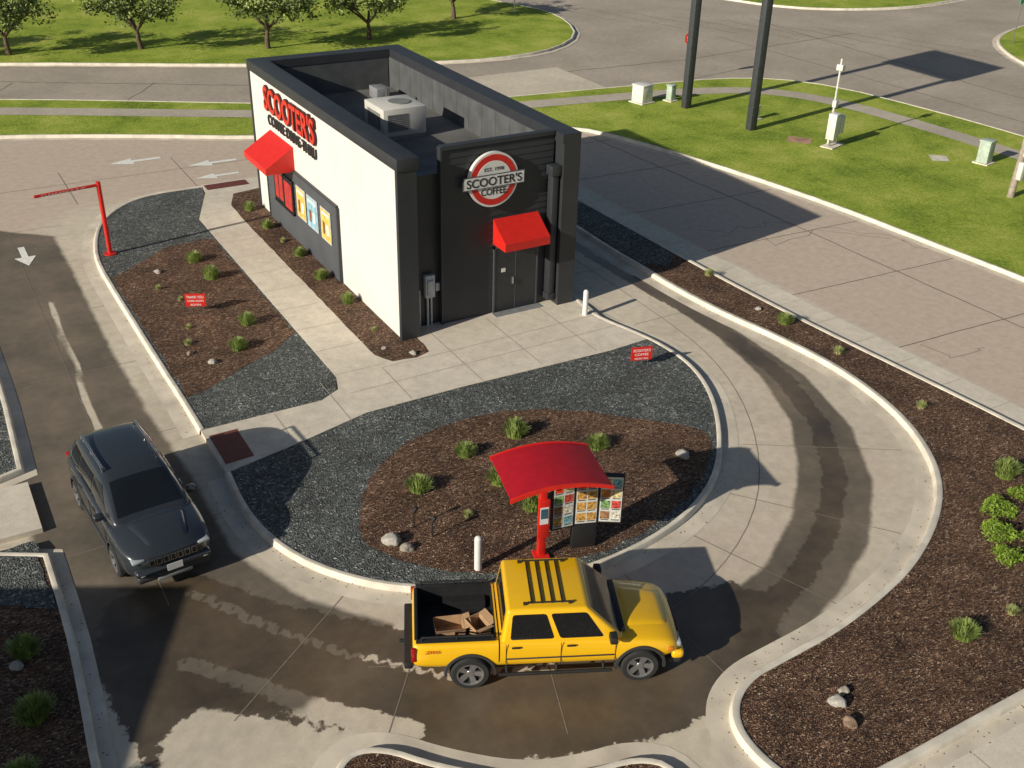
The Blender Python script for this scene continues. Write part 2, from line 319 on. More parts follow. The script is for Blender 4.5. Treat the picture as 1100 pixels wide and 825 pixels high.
fill('gravel_bed',jag([(-15,-4.8),(-15,-5.8),(-12.5,-6.1),(-10.7,-7.2),(-10.7,-4.8)],.05),.127,gravel)
slab('side_walk',[(-10.5,-2.45),(-16,-2.45),(-16,-4.4),(-10.5,-4.4)],-.01,.12,walk_m)
BB=[(-7.9,-14.6),(-7.6,-13.5),(-7.1,-13.1),(-6.5,-13.3),(-5.9,-14.05),(-4.9,-14.95),(-3.9,-15.35),(-2.9,-15.5),(-2.4,-16.0),(-2.6,-17.5),(-7.9,-17.5)]
curbed('lower_planting_island',BB,mulch,2)
# debris in the gutters
vs=[];fs=[];R_=random.Random(5)
for l,cl in LITTER:
    for i in range(len(l) if cl else len(l)-1):
        a=Vector(l[i]);b=Vector(l[(i+1)%len(l)]);L_=(b-a).length
        if L_<1e-4 or L_>12 or a.y>16 : continue
        n=Vector((-(b-a).y,(b-a).x)).normalized()
        for k in range(int(L_*7)+1):
            q=a.lerp(b,R_.random())-n*abs(R_.gauss(0,.16));s=R_.uniform(.008,.028);t=R_.uniform(0,3.14);c,s2=math.cos(t)*s,math.sin(t)*s;j=len(vs)
            z=.013;vs+=[(q.x+c,q.y+s2,z),(q.x-s2*.5,q.y+c*.5,z+.006),(q.x-c,q.y-s2,z),(q.x+s2*.5,q.y-c*.5,z+.002)];fs.append((j,j+1,j+2,j+3))
lt=mk('mulch_litter',vs,fs,mat('litter',(.13,.08,.05),.9,var=.5,vscale=3));lt['kind']='stuff';lt['label']='scattered brown mulch chips in the concrete gutters';lt['category']='mulch chips'
bm=bmesh.new()
def jline(pts,w=.035,z=.0045,wob=0.):
    pts=[Vector(p) for p in pts];out=[]
    for i in range(len(pts)-1):
        k=max(1,int((pts[i+1]-pts[i]).length/.5)) if wob else 1
        for j in range(k): out.append(pts[i].lerp(pts[i+1],j/k))
    out.append(pts[-1])
    out=[Vector((p.x+random.uniform(-wob,wob),p.y+random.uniform(-wob,wob))) for p in out]
    for i in range(len(out)-1):
        a,b=out[i],out[i+1];n=(b-a).normalized();n=Vector((-n.y,n.x))*w/2
        bm.faces.new([bm.verts.new((q.x,q.y,z)) for q in (a+n,a-n,b-n,b+n)])
for y in (-5.5,-1.5,2.5,6.5,10.5,14): jline([(-10.2,y),(-6.9,y)],.02)
jline([(-8.7,14),(-8.75,-8)],.02,.0047)
for a in np.radians([-35,-55,-72,-90,-108,-125,-140]):
    c=Vector((-.3,-5.2));r0,r1=(6.3,9.6) 
    jline([(c.x+math.cos(a)*r0*1.06,c.y+math.sin(a)*r0*.98),(c.x+math.cos(a)*r1*1.12,c.y+math.sin(a)*r1*1.02)],.02)
for y in (-2,2,6): jline([(6.7,y),(8.9,y)],.02)
jline(chaikin([(7.8,8),(7.8,-2.5),(7.3,-5.5),(6,-8.3),(4,-10.8),(1.5,-12.4),(-1,-13.0),(-3.5,-12.6),(-6,-11.4)],2,False),.018,.0047)
for x in (-6,-1.5,3,8): jline([(x,15.9),(x,20)],.03)
jline([(-14,18.5),(9,18.3)],.03,.0048)
from_bm('pavement_joints',bm,joint_m,smooth=False)['kind']='structure'
bm=bmesh.new()
for y in np.arange(-28,15,4.2): jline([(12.4,y+.2),(20.4,y-.1)],.035,.0045,.015)
jline([(16.2,15),(16.8,5),(17.2,-8),(17.6,-28)],.045,.0046,.02)
for i in range(6):
    x=random.uniform(12.8,18);y=random.uniform(-10,13);l=[(x,y)]
    for k in range(7): x+=random.uniform(-.2,.9);y+=random.uniform(-.9,.5);l.append((x,y))
    jline(l,.02,.0049,.06)
from_bm('lot_cracks',bm,mat('crack',(.17,.13,.10),.9),smooth=False)['kind']='structure'
bm=bmesh.new()
for y in np.arange(-1.0,14.5,1.5): jline([(-2.48,y),(-1.14,y)],.02,.1285)
for x in (-4.6,-3.0,-1.2,.9,2.8,4.6): jline([(x,-2.2 if x<-3 else -1.2 if x<.6 else 0.2),(x,-3.1 if x>-3 else -3.4)],.022,.1285)
jline([(-2.5,-2.1),(6.0,-2.0)],.022,.1288)
jline([(-1.2,-1.2),(.6,-1.2),(6,-1.1)],.022,.1287)
from_bm('walkway_joints',bm,mat('joint_light',(.44,.385,.31),.9),smooth=False)['kind']='structure'
bm=bmesh.new()
for y in np.arange(-18,13,1.5): jline([(11.3+max(0,(-y))*.045,y),(12.3+max(0,-y)*.06,y)],.02,.0125)
for x in np.arange(-1,12,1.6): jline([(x,-18.2),(x,-20.4)],.02,.0125)
from_bm('sidewalk_joints',bm,MATS['joint_light'],smooth=False)['kind']='structure'
bm=bmesh.new()
def jz(pts,w,wob): jline(pts,w,-.0095,wob)
jz([(-30,47),(-6,36.3),(5,30.4),(16,26.2),(30,25.5),(45,27)],.08,.06)
jz([(36,30),(37,10),(38,-20)],.07,.05);jz([(42,34),(41,12),(42,-20)],.07,.05)
for i in range(8):
    jz([(31+i*2.2,44-i*2.5),(33+i*2.4,36-i*3)],.06,.15)
    jz([(-25+i*6.5,44.5-i*2.9),(-27+i*6.5,40.5-i*2.6)],.05,.08)
from_bm('street_seams',bm,mat('seam',(.18,.15,.12),.8),smooth=False)['kind']='structure'
def arrow(loc,ang,s=1.):
    pts=[(-.9,-.11),(.1,-.11),(.1,-.36),(.95,0),(.1,.36),(.1,.11),(-.9,.11)]
    c,s_=math.cos(ang),math.sin(ang)
    fill('lane_arrow_marking',[(loc[0]+(x*c-y*s_)*s,loc[1]+(x*s_+y*c)*s) for x,y in pts],.0088,white_mark)
arrow((-8.5,11.6),-math.pi/2,.95);arrow((-2.9,20.2),math.pi,1.15);arrow((-.1,18.6),math.pi,1.1);arrow((-.4,16.9),math.pi,.95)
# ---------------------------------------------------------------- text
def text(name,body,w,h,mtx,m,parent,ext=.01,offset=0.):
    cu=bpy.data.curves.new(name,'FONT');cu.body=body;cu.size=1;cu.extrude=.001;cu.offset=offset;cu.align_x='CENTER'
    t=bpy.data.objects.new(name,cu);COL.objects.link(t);dg=bpy.context.evaluated_depsgraph_get();dg.update()
    me=bpy.data.meshes.new_from_object(t.evaluated_get(dg));COL.objects.unlink(t);bpy.data.objects.remove(t)
    co=np.array([v.co[:] for v in me.vertices]);mn,mxx=co.min(0),co.max(0)
    co[:,0]=(co[:,0]-(mn[0]+mxx[0])/2)*w/(mxx[0]-mn[0]);co[:,1]=(co[:,1]-(mn[1]+mxx[1])/2)*h/(mxx[1]-mn[1]);co[:,2]=(co[:,2]>0)*ext
    for v,c in zip(me.vertices,co): v.co=mtx@Vector(c)
    me.materials.clear();me.materials.append(m);me.name=name
    o=bpy.data.objects.new(name,me);return link(o,parent)
def frame(o,X,Y):
    X=Vector(X).normalized();Y=Vector(Y).normalized();Z=X.cross(Y)
    M=Matrix((X,Y,Z)).transposed().to_4x4();M.translation=Vector(o);return M
def wallW(y,z,x=0): return frame((x,y,z),(0,-1,0),(0,0,1))
def wallS(x,z,y): return frame((x,y,z),(1,0,0),(0,0,1))
def card(name,M,w,h,m,parent,t=.01,off=0):
    vs=[M@Vector((sx*w/2,sy*h/2,off+z)) for z in (0,t) for sx,sy in ((-1,-1),(1,-1),(1,1),(-1,1))]
    return mk(name,vs,[(3,2,1,0),(4,5,6,7),(0,1,5,4),(1,2,6,5),(2,3,7,6),(3,0,4,7)],m,parent)
# ---------------------------------------------------------------- building
W,LL,H=5.76,12.52,5.48
B=thing('coffee_kiosk_building','small coffee kiosk with white side wall and charcoal ribbed front','building')
def ribbed(name,x0,x1,y,z0,z1,pitch,m,depth=.02):
    vs=[];fs=[];z=z0
    while z<z1-1e-6:
        zz=min(z+pitch,z1);k=len(vs)
        vs+=[(x0,y-depth,z),(x1,y-depth,z),(x1,y,zz),(x0,y,zz),(x0,y,z),(x1,y,z)]
        fs+=[(k,k+1,k+2,k+3),(k+4,k+5,k+1,k)]
        z=zz
    return mk(name,vs,fs,m,B)
box('white_wall',0,.5,.14,LL-.02,0,5.14,white_wall,B)
boxes('wall_trim',[(-.05,.52,-.01,.139,0,5.14),(-.05,.56,LL-.019,LL+.08,0,5.14)],char,B)
box('parapet_cap',-.07,.58,-.05,LL+.1,5.141,H,char,B,.01)
seamg=mat('seam_grey',(.58,.56,.52),.7)
for y in (3.1,6.2,9.3): box('wall_panel_seam',-.003,0,y-.005,y+.005,0.02,5.12,seamg,B)
box('core_wall',.501,5.199,.62,.9,0,4.7,char,B);box('core_wall',.501,5.199,12.1,12.4,0,5.2,char,B);box('core_wall',5.2,5.5,.63,12.4,0,5.199,char,B)
box('roof_deck',.501,5.199,.9,12.1,3.9,4.1,mat('roof_membrane',(.15,.145,.14),.8,var=.3,vscale=1.1,bump=.2),B)
box('parapet_cap',5.15,W,.0,LL+.08,5.2,H-.001,char,B);box('parapet_cap',.581,5.149,12.0,LL+.07,5.2,H-.003,char,B)
pg=mat('parapet_grey',(.085,.088,.092),.7,var=.2,vscale=2)
box('inner_parapet',.501,.56,.91,12.09,4.1,5.12,pg,B);box('inner_parapet',.561,5.08,12.02,12.099,4.1,5.19,pg,B)
bm=bmesh.new();bbox(bm,5.12,5.199,.91,12.09,4.1,5.19)
for y in np.arange(1.2,12,.9): bbox(bm,5.11,5.13,y,y+.02,4.12,5.18)
from_bm('inner_parapet',bm,pg,B,False)
box('front_panel_core',1.5,5.12,.46,.619,0,H-.02,char,B)
ribbed('front_siding',1.5,5.12,.459,0.0,H-.1,.19,char)
boxes('front_panel_trim',[(1.44,1.499,.40,.619,0,H),(1.5,5.12,.40,.619,H-.1,H+.02)],char,B)
box('corner_pier',5.2,W,.0,.62,0,5.199,char,B)
box('side_wall',5.5,W-.02,.621,LL,0,5.19,char,B)
boxes('downpipe',[(4.93,5.14,.12,.40,.5,4.25),(4.86,5.2,.06,.40,4.25,4.55),(4.9,5.18,.1,.4,.3,.5)],char,B,.015,join=True)
dr=box('door',3.2,4.63,.40,.43,.14,2.2,mat('door_dark',(.026,.029,.034),.35),B)
bm=bmesh.new();bbox(bm,3.905,3.92,.392,.41,.16,2.18);bbox(bm,3.15,3.199,.385,.43,.14,2.26);bbox(bm,4.631,4.68,.385,.43,.14,2.26);bbox(bm,3.15,4.68,.385,.43,2.201,2.26)
from_bm('door_frame',bm,charl,B,False)
box('handle',3.78,3.82,.34,.398,1.0,1.22,steel,dr,.005)
box('door_sign',3.42,3.56,.392,.399,1.42,1.54,whitem,dr)
def awning(name,o,X,w,d,z1,z2,z3):
    X=Vector(X);n=X.cross(Vector((0,0,1)));o=Vector(o)
    pr=[(0,z1),(d,z2),(d,z3),(d-.02,z3),(0,z3)]
    vs=[]
    for s in (0,w):
        for a,z in pr: vs.append(o+X*s+n*a+Vector((0,0,z)))
    k=len(pr)
    fs=[tuple(range(k))[::-1],tuple(range(k,2*k))]+[(i,(i+1)%k,(i+1)%k+k,i+k) for i in range(k)]
    return mk(name,vs,fs,redm,B)
awning('awning',(-.001,10.75,0),(0,-1,0),2.3,1.0,3.45,2.82,2.62)
awning('awning',(3.12,.40,0),(1,0,0),1.5,.75,3.15,2.62,2.38)
vs=[];fs=[];z=.1
while z<2.45:
    zz=z+.18;k=len(vs);vs+=[(-.075,11.3,z),(-.075,4.6,z),(-.05,4.6,zz),(-.05,11.3,zz),(-.05,11.3,z),(-.05,4.6,z)];fs+=[(k,k+1,k+2,k+3),(k+4,k+5,k+1,k)];z=zz
mk('base_siding',vs,fs,charl,B)
box('base_panel',-.049,-.002,4.6,11.3,0,2.5,charl,B)
boxes('base_trim',[(-.09,-.002,4.52,4.599,0,2.62),(-.09,-.002,11.301,11.38,0,2.62),(-.09,-.002,4.6,11.3,2.621,2.68)],char,B)
box('service_window',-.12,-.08,8.55,10.35,1.1,2.24,mat('window_glass',(.02,.022,.025),.06,spec=.8),B)
bm=bmesh.new()
for a in (8.5,9.42,10.35): bbox(bm,-.14,-.078,a,a+.05,1.05,2.28)
bbox(bm,-.16,-.078,8.5,10.4,1.04,1.10)
from_bm('window_frame',bm,blackm,B,False)
refl_red=mat('reflection_red',(.45,.03,.025),.4,var=.3,vscale=5);pyel=mat('poster_yellow',(.72,.50,.12),.5,var=.3,vscale=6);pblu=mat('poster_blue',(.28,.50,.60),.5,var=.3,vscale=6)
card('poster_or_reflection',wallW(10.15,1.68,-.121),.36,.9,refl_red,B);card('poster_or_reflection',wallW(9.7,1.68,-.121),.36,.9,refl_red,B);card('poster_or_reflection',wallW(9.0,1.62,-.121),.72,.95,refl_red,B)  # red window reflections, painted as flat cards on the service glass
cup_w=mat('cup_white',(.8,.78,.72),.5);cup_b=mat('cup_brown',(.22,.09,.035),.5)
def poster_or_reflection(y,w,m):
    p=card('poster_or_reflection',wallW(y,1.72,-.078),w,1.08,mat('poster_frame',(.55,.55,.55),.5),B,.02)
    card('poster_print',wallW(y,1.72,-.099),w-.08,1.0,m,p,.004)
    for k,(dy,hh,mm) in enumerate(((-.16,.42,cup_b),(.14,.36,cup_w))):
        M=wallW(y-dy,1.6,-.104)
        mk('poster_cup',[M@Vector(v) for v in ((-.08,-hh/2,0),(.08,-hh/2,0),(.11,hh/2,0),(-.11,hh/2,0))],[(0,1,2,3)],mm,p)
    card('poster_band',wallW(y,2.1,-.104),w-.2,.1,whitem,p,.001)
poster_or_reflection(7.8,.85,pyel);poster_or_reflection(6.75,.95,pblu);poster_or_reflection(5.55,.85,pyel)
text('wall_lettering_outline',"SCOOTER'S",4.88,.92,wallW(8.5,4.57,-.02),mat('letter_dark',(.04,.012,.012),.5),B,.05,.045)
text('wall_lettering',"SCOOTER'S",4.8,.84,wallW(8.5,4.57,-.075),mat('letter_red',(.60,.035,.02),.4),B,.03,.02)
text('wall_sublettering',"COFFEE DRIVE-THRU",4.6,.36,wallW(8.45,3.84,-.02),mat('letter_black',(.02,.02,.02),.5),B,.04,.012)
def disc(name,c,r,y0,y1,m,parent,seg=56):
    vs=[]
    for i in range(seg):
        a=2*math.pi*i/seg
        for yy in (y1,y0): vs.append((c[0]+r*math.cos(a),yy,c[1]+r*math.sin(a)))
    fs=[tuple(range(1,2*seg,2)),tuple(range(0,2*seg,2))[::-1]]+[(2*i,2*((i+1)%seg),2*((i+1)%seg)+1,2*i+1) for i in range(seg)]
    return mk(name,vs,fs,m,parent)
rs=disc('round_sign',(3.05,4.38),.80,.28,.40,whitem,B)
disc('sign_ring',(3.05,4.38),.74,.272,.279,redm,rs);disc('sign_face',(3.05,4.38),.56,.265,.271,whitem,rs)
card('sign_banner',wallS(3.05,4.37,.262),1.98,.38,mat('banner_edge',(.10,.10,.11),.5),rs,.03)
card('sign_banner_face',wallS(3.05,4.37,.231),1.92,.33,mat('banner_grey',(.72,.72,.71),.5),rs,.003)
text('sign_lettering',"SCOOTER'S",1.78,.26,wallS(3.05,4.37,.227),MATS['letter_black'],rs,.006,.015)
text('sign_lettering',"COFFEE",.82,.20,wallS(3.05,4.05,.264),MATS['letter_black'],rs,.006,.014)
text('sign_lettering',"EST. 1998",.62,.10,wallS(3.05,4.70,.264),MATS['letter_black'],rs,.006)
boxes('utility_box',[(.95,1.25,.45,.618,1.05,1.75),(1.0,1.2,.40,.451,1.15,1.6)],mat('utility_grey',(.50,.52,.54),.5),B,.01,join=True)
box('meter',1.3,1.42,.5,.618,1.2,1.45,MATS['utility_grey'],B,.01)
tubes('conduit',[((1.05,.55,.1),(1.05,.55,1.06),.035),((1.17,.55,.1),(1.17,.55,1.06),.03),((.8,.56,.1),(.8,.56,1.3),.025)],MATS['utility_grey'],B)
box('threshold',3.1,4.75,.1,.39,.122,.14,greym,B)
tubes('roof_vent',[((1.6,10.5,4.1),(1.6,10.5,4.6),.09),((3.9,9.5,4.1),(3.9,9.5,4.75),.07),((1.3,4.2,4.1),(1.3,4.2,4.5),.06)],steel,B)
boxes('roof_duct',[(1.0,1.5,2.2,3.0,4.1,4.45),(3.9,4.4,10.4,11.1,4.1,4.5)],greym,B,.02)
ac=thing('rooftop_air_conditioner','pale grey air conditioning unit standing on flat roof','air conditioner',(2.85,6.5,4.1))
acm=mat('ac_paint',(.62,.60,.55),.5,var=.06)
box('housing',-.74,.74,-.76,.76,.12,1.0,acm,ac,.02);boxes('base_rail',[(-.72,.72,-.72,-.6,0,.118),(-.72,.72,.6,.72,0,.118)],greym,ac)
acd=mat('ac_dark',(.22,.22,.21),.6)
bm=bmesh.new();bbox(bm,-.6,.1,-.764,-.761,.28,.82)
for z in np.arange(.3,.8,.06): bbox(bm,-.6,.1,-.776,-.763,z,z+.025)
from_bm('grille',bm,acd,ac,False)
bm=bmesh.new();bbox(bm,-.744,-.741,-.5,.5,.3,.82)
for z in np.arange(.32,.8,.06): bbox(bm,-.756,-.743,-.5,.5,z,z+.025)
from_bm('grille',bm,acd,ac,False)
tubes('fan_cowl',[((.15,0,1.001),(.15,0,1.03),.36)],acd,ac,24)
# ---------------------------------------------------------------- kiosk canopy
K=thing('order_canopy','red curved drive-through order canopy on a red post','canopy',(-1.6,-10.25,.12),math.radians(-14))
def arch(x0,x1,y0,y1,zf,t):
    n=14;vs=[];fs=[]
    for i in range(n+1):
        x=x0+(x1-x0)*i/n;z=zf(x)
        for y in (y0,y1):
            for dz in (0,t): vs.append((x,y,z+dz))
    for i in range(n):
        a=4*i;b=a+4
        fs+=[(a+1,b+1,b+3,a+3),(a,a+2,b+2,b),(a,b,b+1,a+1),(a+2,a+3,b+3,b+2)]
    fs+=[(0,1,3,2),(4*n,4*n+2,4*n+3,4*n+1)]
    return vs,fs
zf=lambda x:2.45-.17*((x-.03)/1.0)**2
vs,fs=arch(-.98,1.06,-1.02,.46,zf,.03);mk('roof_sheet',vs,fs,redc,K,True)
for y0,y1 in ((-1.06,-1.02),(.46,.50)):
    vs,fs=arch(-1.0,1.08,y0,y1,lambda x:zf(x)-.035,.085);mk('roof_rim',vs,fs,redm,K,True)
box('post',-.075,.075,-.075,.075,0,2.40,redm,K,.01);box('bracket',-.05,.05,-1.0,.44,2.28,2.34,redm,K)
box('speaker_panel',-.12,.12,-.13,-.076,.55,1.5,redm,K,.01)
card('speaker_face',frame((0,-.131,1.12),(1,0,0),(0,0,1)),.18,.42,whitem,K,.004);card('price_screen',frame((0,-.136,1.17),(1,0,0),(0,0,1)),.15,.24,mat('screen',(.05,.12,.16),.2),K,.004)
box('post_base',-.15,.15,-.17,.15,0,.06,redm,K)
MB=thing('menu_board','black framed three panel drive-through menu board with food pictures','menu board',(-.62,-10.35,.12),math.radians(-20))
box('pedestal',-.26,.26,-.1,.12,0,.62,blackm,MB,.02);box('mast',-.1,.1,.0,.1,.6,1.2,blackm,MB)
food=[(.55,.20,.05),(.65,.52,.25),(.20,.35,.12),(.55,.08,.06),(.30,.16,.08),(.70,.66,.55),(.62,.38,.10),(.20,.40,.45)]
for k,(cx,ang,zz) in enumerate(((-.50,.2,-.02),(0,0,0),(.50,-.2,.02))):
    X=(math.cos(ang),math.sin(ang),0)
    M=frame((cx,-.12-(.05 if ang else 0),1.22+zz),X,(0,0,1))
    p=card('menu_panel',M,.50,1.2,blackm,MB,.1,-.1)
    card('menu_face',M,.45,1.12,mat('menu_paper',(.66,.66,.62),.4),p,.003,.001)
    for r in range(4):
        for c in range(2):
            mm=Matrix.Translation(M.to_3x3()@Vector((-.11+c*.22,.42-r*.27,.006)))@M
            col=food[(r*2+c+k*3)%8]
            if k==1: col=[.55,.30,.08] if r>0 else [.55,.04,.03]
            card('menu_picture',mm,.19,.19,mat('food%d'%((r*2+c+k*3)%8+10*(k==1 and r>0)+20*(k==1 and r==0)),tuple(col),.4,var=.7,vscale=18),p,.002)
            card('menu_line',Matrix.Translation(M.to_3x3()@Vector((0,-.12,.0)))@mm,.16,.02,MATS['letter_black'],p,.002)
CB=thing('clearance_bar','red height clearance post with red horizontal arm','clearance bar',(-6.0,10.25,.12),0)
tubes('post',[((0,0,0),(0,0,2.50),.075)],redm,CB,16);tubes('post_base',[((0,0,0),(0,0,.04),.2)],redm,CB,16)
adir=Vector((-2.0,-.3,0));tubes('arm',[((0,0,2.4),tuple(Vector((0,0,2.4))+adir),.05)],redm,CB)
text('arm_lettering',"CLEARANCE 9'-0\"",1.4,.07,frame(tuple(Vector((0,0,2.4))+adir*.55+Vector((0,-.052,0))),-adir,(0,0,1)),whitem,CB,.003)
def yard(loc,rz,lines):
    t=thing('yard_sign','small red yard sign with white lettering in planting bed','sign',(*loc,.12),rz,'small red yard signs')
    box('board',-.3,.3,-.012,.012,.22,.62,redm,t)
    tubes('stake',[((-.2,.0,0),(-.2,0,.22),.012),((.2,0,0),(.2,0,.22),.012)],steel,t,6)
    for i,(s,w,h) in enumerate(lines): text('lettering',s,w,h,frame((0,-.014,.52-i*.125),(1,0,0),(0,0,1)),whitem,t,.002,.01)
    return t
yard((-4.7,4.5),math.radians(-25),[("THANK YOU",.5,.085),("COME AGAIN",.48,.06),("SOON",.3,.06)])
yard((5.15,-4.45),math.radians(-18),[("SCOOTER'S",.5,.085),("COFFEE",.4,.07),("ORDER HERE",.4,.05)])
def bollard(loc):
    t=thing('bollard','white round steel bollard with domed top','bollard',(*loc,.12),0,'white bollards')
    bm=bmesh.new();tube(bm,(0,0,0),(0,0,.75),.08,seg=20,caps=False);bmesh.ops.create_uvsphere(bm,u_segments=20,v_segments=10,radius=.08,matrix=Matrix.Translation((0,0,.75)))
    from_bm('post',bm,whitem,t)
bollard((5.6,-.95));bollard((-2.95,-10.0))
for x,y in ((-3.3,-8.6),(-3.5,-8.1)):
    t=thing('garden_light','small dark garden stake light in mulch','garden light',(x,y,.12),0,'garden stake lights')
    tubes('stake',[((0,0,0),(0,0,.4),.015)],blackm,t,8);tubes('lamp_head',[((0,0,.4),(.06,-.02,.5),.04,.05)],blackm,t,10)
# ---------------------------------------------------------------- vegetation
leaf_g=mat('blade_green',(.18,.26,.05),.6,var=.4,vscale=4);leaf_y=mat('blade_light',(.36,.44,.13),.6,var=.4,vscale=4);leaf_d=mat('shrub_leaf',(.21,.32,.03),.6,var=.5,vscale=3)
def tuft_mesh(n,r,h,seed,mats):
    R=random.Random(seed);vs=[];fs=[];mi=[]
    for i in range(n):
        a=R.uniform(0,6.283);q=R.random()**.5;bx,by=math.cos(a)*q*r*.55,math.sin(a)*q*r*.55
        ln=h*R.uniform(.65,1.1)*(1-.35*q*q);a2=a+R.uniform(-.7,.7);out=r*R.uniform(.1,.55)*(.25+.75*q);w=R.uniform(.005,.010)
        px,py=-math.sin(a2)*w,math.cos(a2)*w;k=len(vs)
        for t in (0,.4,.75,1):
            x=bx+math.cos(a2)*out*t*t;y=by+math.sin(a2)*out*t*t;z=ln*(t-.25*t*t*q);ww=(1-t*.6)
            vs+=[(x-px*ww,y-py*ww,z),(x+px*ww,y+py*ww,z)]
        for j in range(3):fs.append((k+2*j,k+2*j+1,k+2*j+3,k+2*j+2));mi.append(0 if j==0 else R.choice((0,1,1)))
    me=bpy.data.meshes.new('plant_blades');me.from_pydata(vs,[],fs)
    for m in mats:me.materials.append(m)
    me.polygons.foreach_set('material_index',mi);return me
TM=[tuft_mesh(750,.36,.42,i,[leaf_g,leaf_y]) for i in range(4)]
DRY=mat('blade_dry',(.40,.38,.18),.7,var=.3);TD=[tuft_mesh(200,.33,.35,9,[DRY,leaf_y])]
def tuft(x,y,s=1,dry=False):
    o=bpy.data.objects.new('ornamental_plant',(TD if dry else TM)[0 if dry else random.randrange(4)]);link(o)
    s*=random.uniform(.82,1.08)
    o.location=(x,y,.12);o.scale=(s,s*random.uniform(.8,1.1),s*random.uniform(.85,1.15));o.rotation_euler=(0,0,random.uniform(0,6.28))
    o['label']='sparse pale spiky plant in brown mulch' if dry else 'green tufted ornamental plant growing in brown mulch';o['category']='plant';o['group']='sparse pale plants in mulch' if dry else 'green tufted plants in mulch'
for x,y in ((-3.7,8.4),(-3.6,6.8),(-3.6,3.1),(-4.3,1.7)): tuft(x,y,.95)
for x,y in ((-5.5,2.6),(-5.3,6.7),(-5.2,3.6),(-4.9,5.6)): tuft(x,y,.5,True)
for x,y in ((-.6,10.2),(-.45,7.3),(-.5,5.2),(-.45,3.1),(-.6,12.2)): tuft(x,y,.9)
for x,y in ((-.55,8.7),(-.5,1.0)): tuft(x,y,.5,True)
for x,y in ((.3,-5.9),(-1.2,-6.1),(-2.8,-6.9),(-1.0,-7.5),(1.8,-7.3),(-.9,-8.7)): tuft(x,y,1.05)
tuft(-2.3,-8.3,.5,True)
for x,y in ((10.7,-4.2),(9.7,-12.9),(4.3,-16.2)): tuft(x,y,1.1)
for x,y in ((10.7,-6.4),(10.9,-.3),(10.4,-9.7),(9.0,-14.6),(5.7,-16.2)): tuft(x,y,.7,True)
for x,y in ((-11.5,-9.9),(-11.4,-8.2),(-11.9,-11.2),(-11.2,-12)): tuft(x,y,1.1)
def shrub(x,y,s,seed):
    R=random.Random(seed);vs=[];fs=[]
    for i in range(900):
        th=R.uniform(0,6.283);u=R.uniform(-.15,1);rr=(1-u*u)**.5 if u>0 else 1
        q=R.uniform(.65,1.1)*(1+.2*math.sin(3*th+seed)+.12*math.sin(7*th+5*u))
        c=Vector((math.cos(th)*rr*q*.5,math.sin(th)*rr*q*.5,max(.02,.05+u*q*.48)))
        a=Vector((R.gauss(0,1),R.gauss(0,1),R.gauss(0,1))).normalized()*.08;b=a.cross(Vector((R.gauss(0,1),R.gauss(0,1),R.gauss(0,1)))).normalized()*.02
        k=len(vs);vs+=[c-a,c+b,c+a,c-b];fs.append((k,k+1,k+2,k+3))
    o=mk('shrub',vs,fs,leaf_d);o.location=(x,y,.12);o.scale=(s,s,s*.75)
    o['label']='rounded bright green shrub in brown mulch bed';o['category']='shrub';o['group']='bright green shrubs'
for i,(x,y,s) in enumerate(((7.1,-15.0,.55),(7.6,-14.35,.66),(8.35,-13.75,.66),(8.2,-14.8,.5),(9.3,-13.6,.45))): shrub(x,y,s,i+3)
def rock(x,y,s,seed,z=.12):
    bm=bmesh.new();bmesh.ops.create_icosphere(bm,subdivisions=3,radius=1)
    for v in bm.verts:
        n=mnoise.noise(v.co*1.3+Vector((seed*3.1,0,0)));v.co*=1+.45*n;v.co.z*=.62
    o=from_bm('rock',bm,mat('rock%d'%(seed%3),[(.38,.34,.28),(.28,.19,.13),(.40,.38,.34)][seed%3],.85,var=.3,vscale=4,bump=.6,bscale=8),None,True,30)
    s*=.78;o.location=(x,y,z+.25*s);o.scale=(s,s*.8,s);o.rotation_euler=(0,0,seed);o['label']='small weathered landscaping boulder lying in mulch';o['category']='rock';o['group']='landscaping rocks'
rock(-4.15,-8.35,.27,2);rock(-3.95,-8.75,.2,0);rock(3.4,-8.6,.22,5);rock(.9,-16.3,.2,2);rock(.75,-16.75,.19,1);rock(1.2,-16.15,.14,3);rock(-5.6,2.0,.13,4);rock(-5.2,1.2,.16,2);rock(-.1,-.85,.14,5);rock(10.6,-3.1,.12,2);rock(-5.0,8.0,.15,5);rock(-11.6,-8.5,.17,2);rock(-.7,-.2,.1,3)
bark=mat('bark',(.12,.085,.06),.9,var=.3,vscale=8,bump=.6,bscale=15)
lfA=mat('tree_leaf_dark',(.10,.14,.035),.6,var=.4,vscale=1.5);lfB=mat('tree_leaf_light',(.26,.32,.09),.6,var=.4,vscale=1.5)
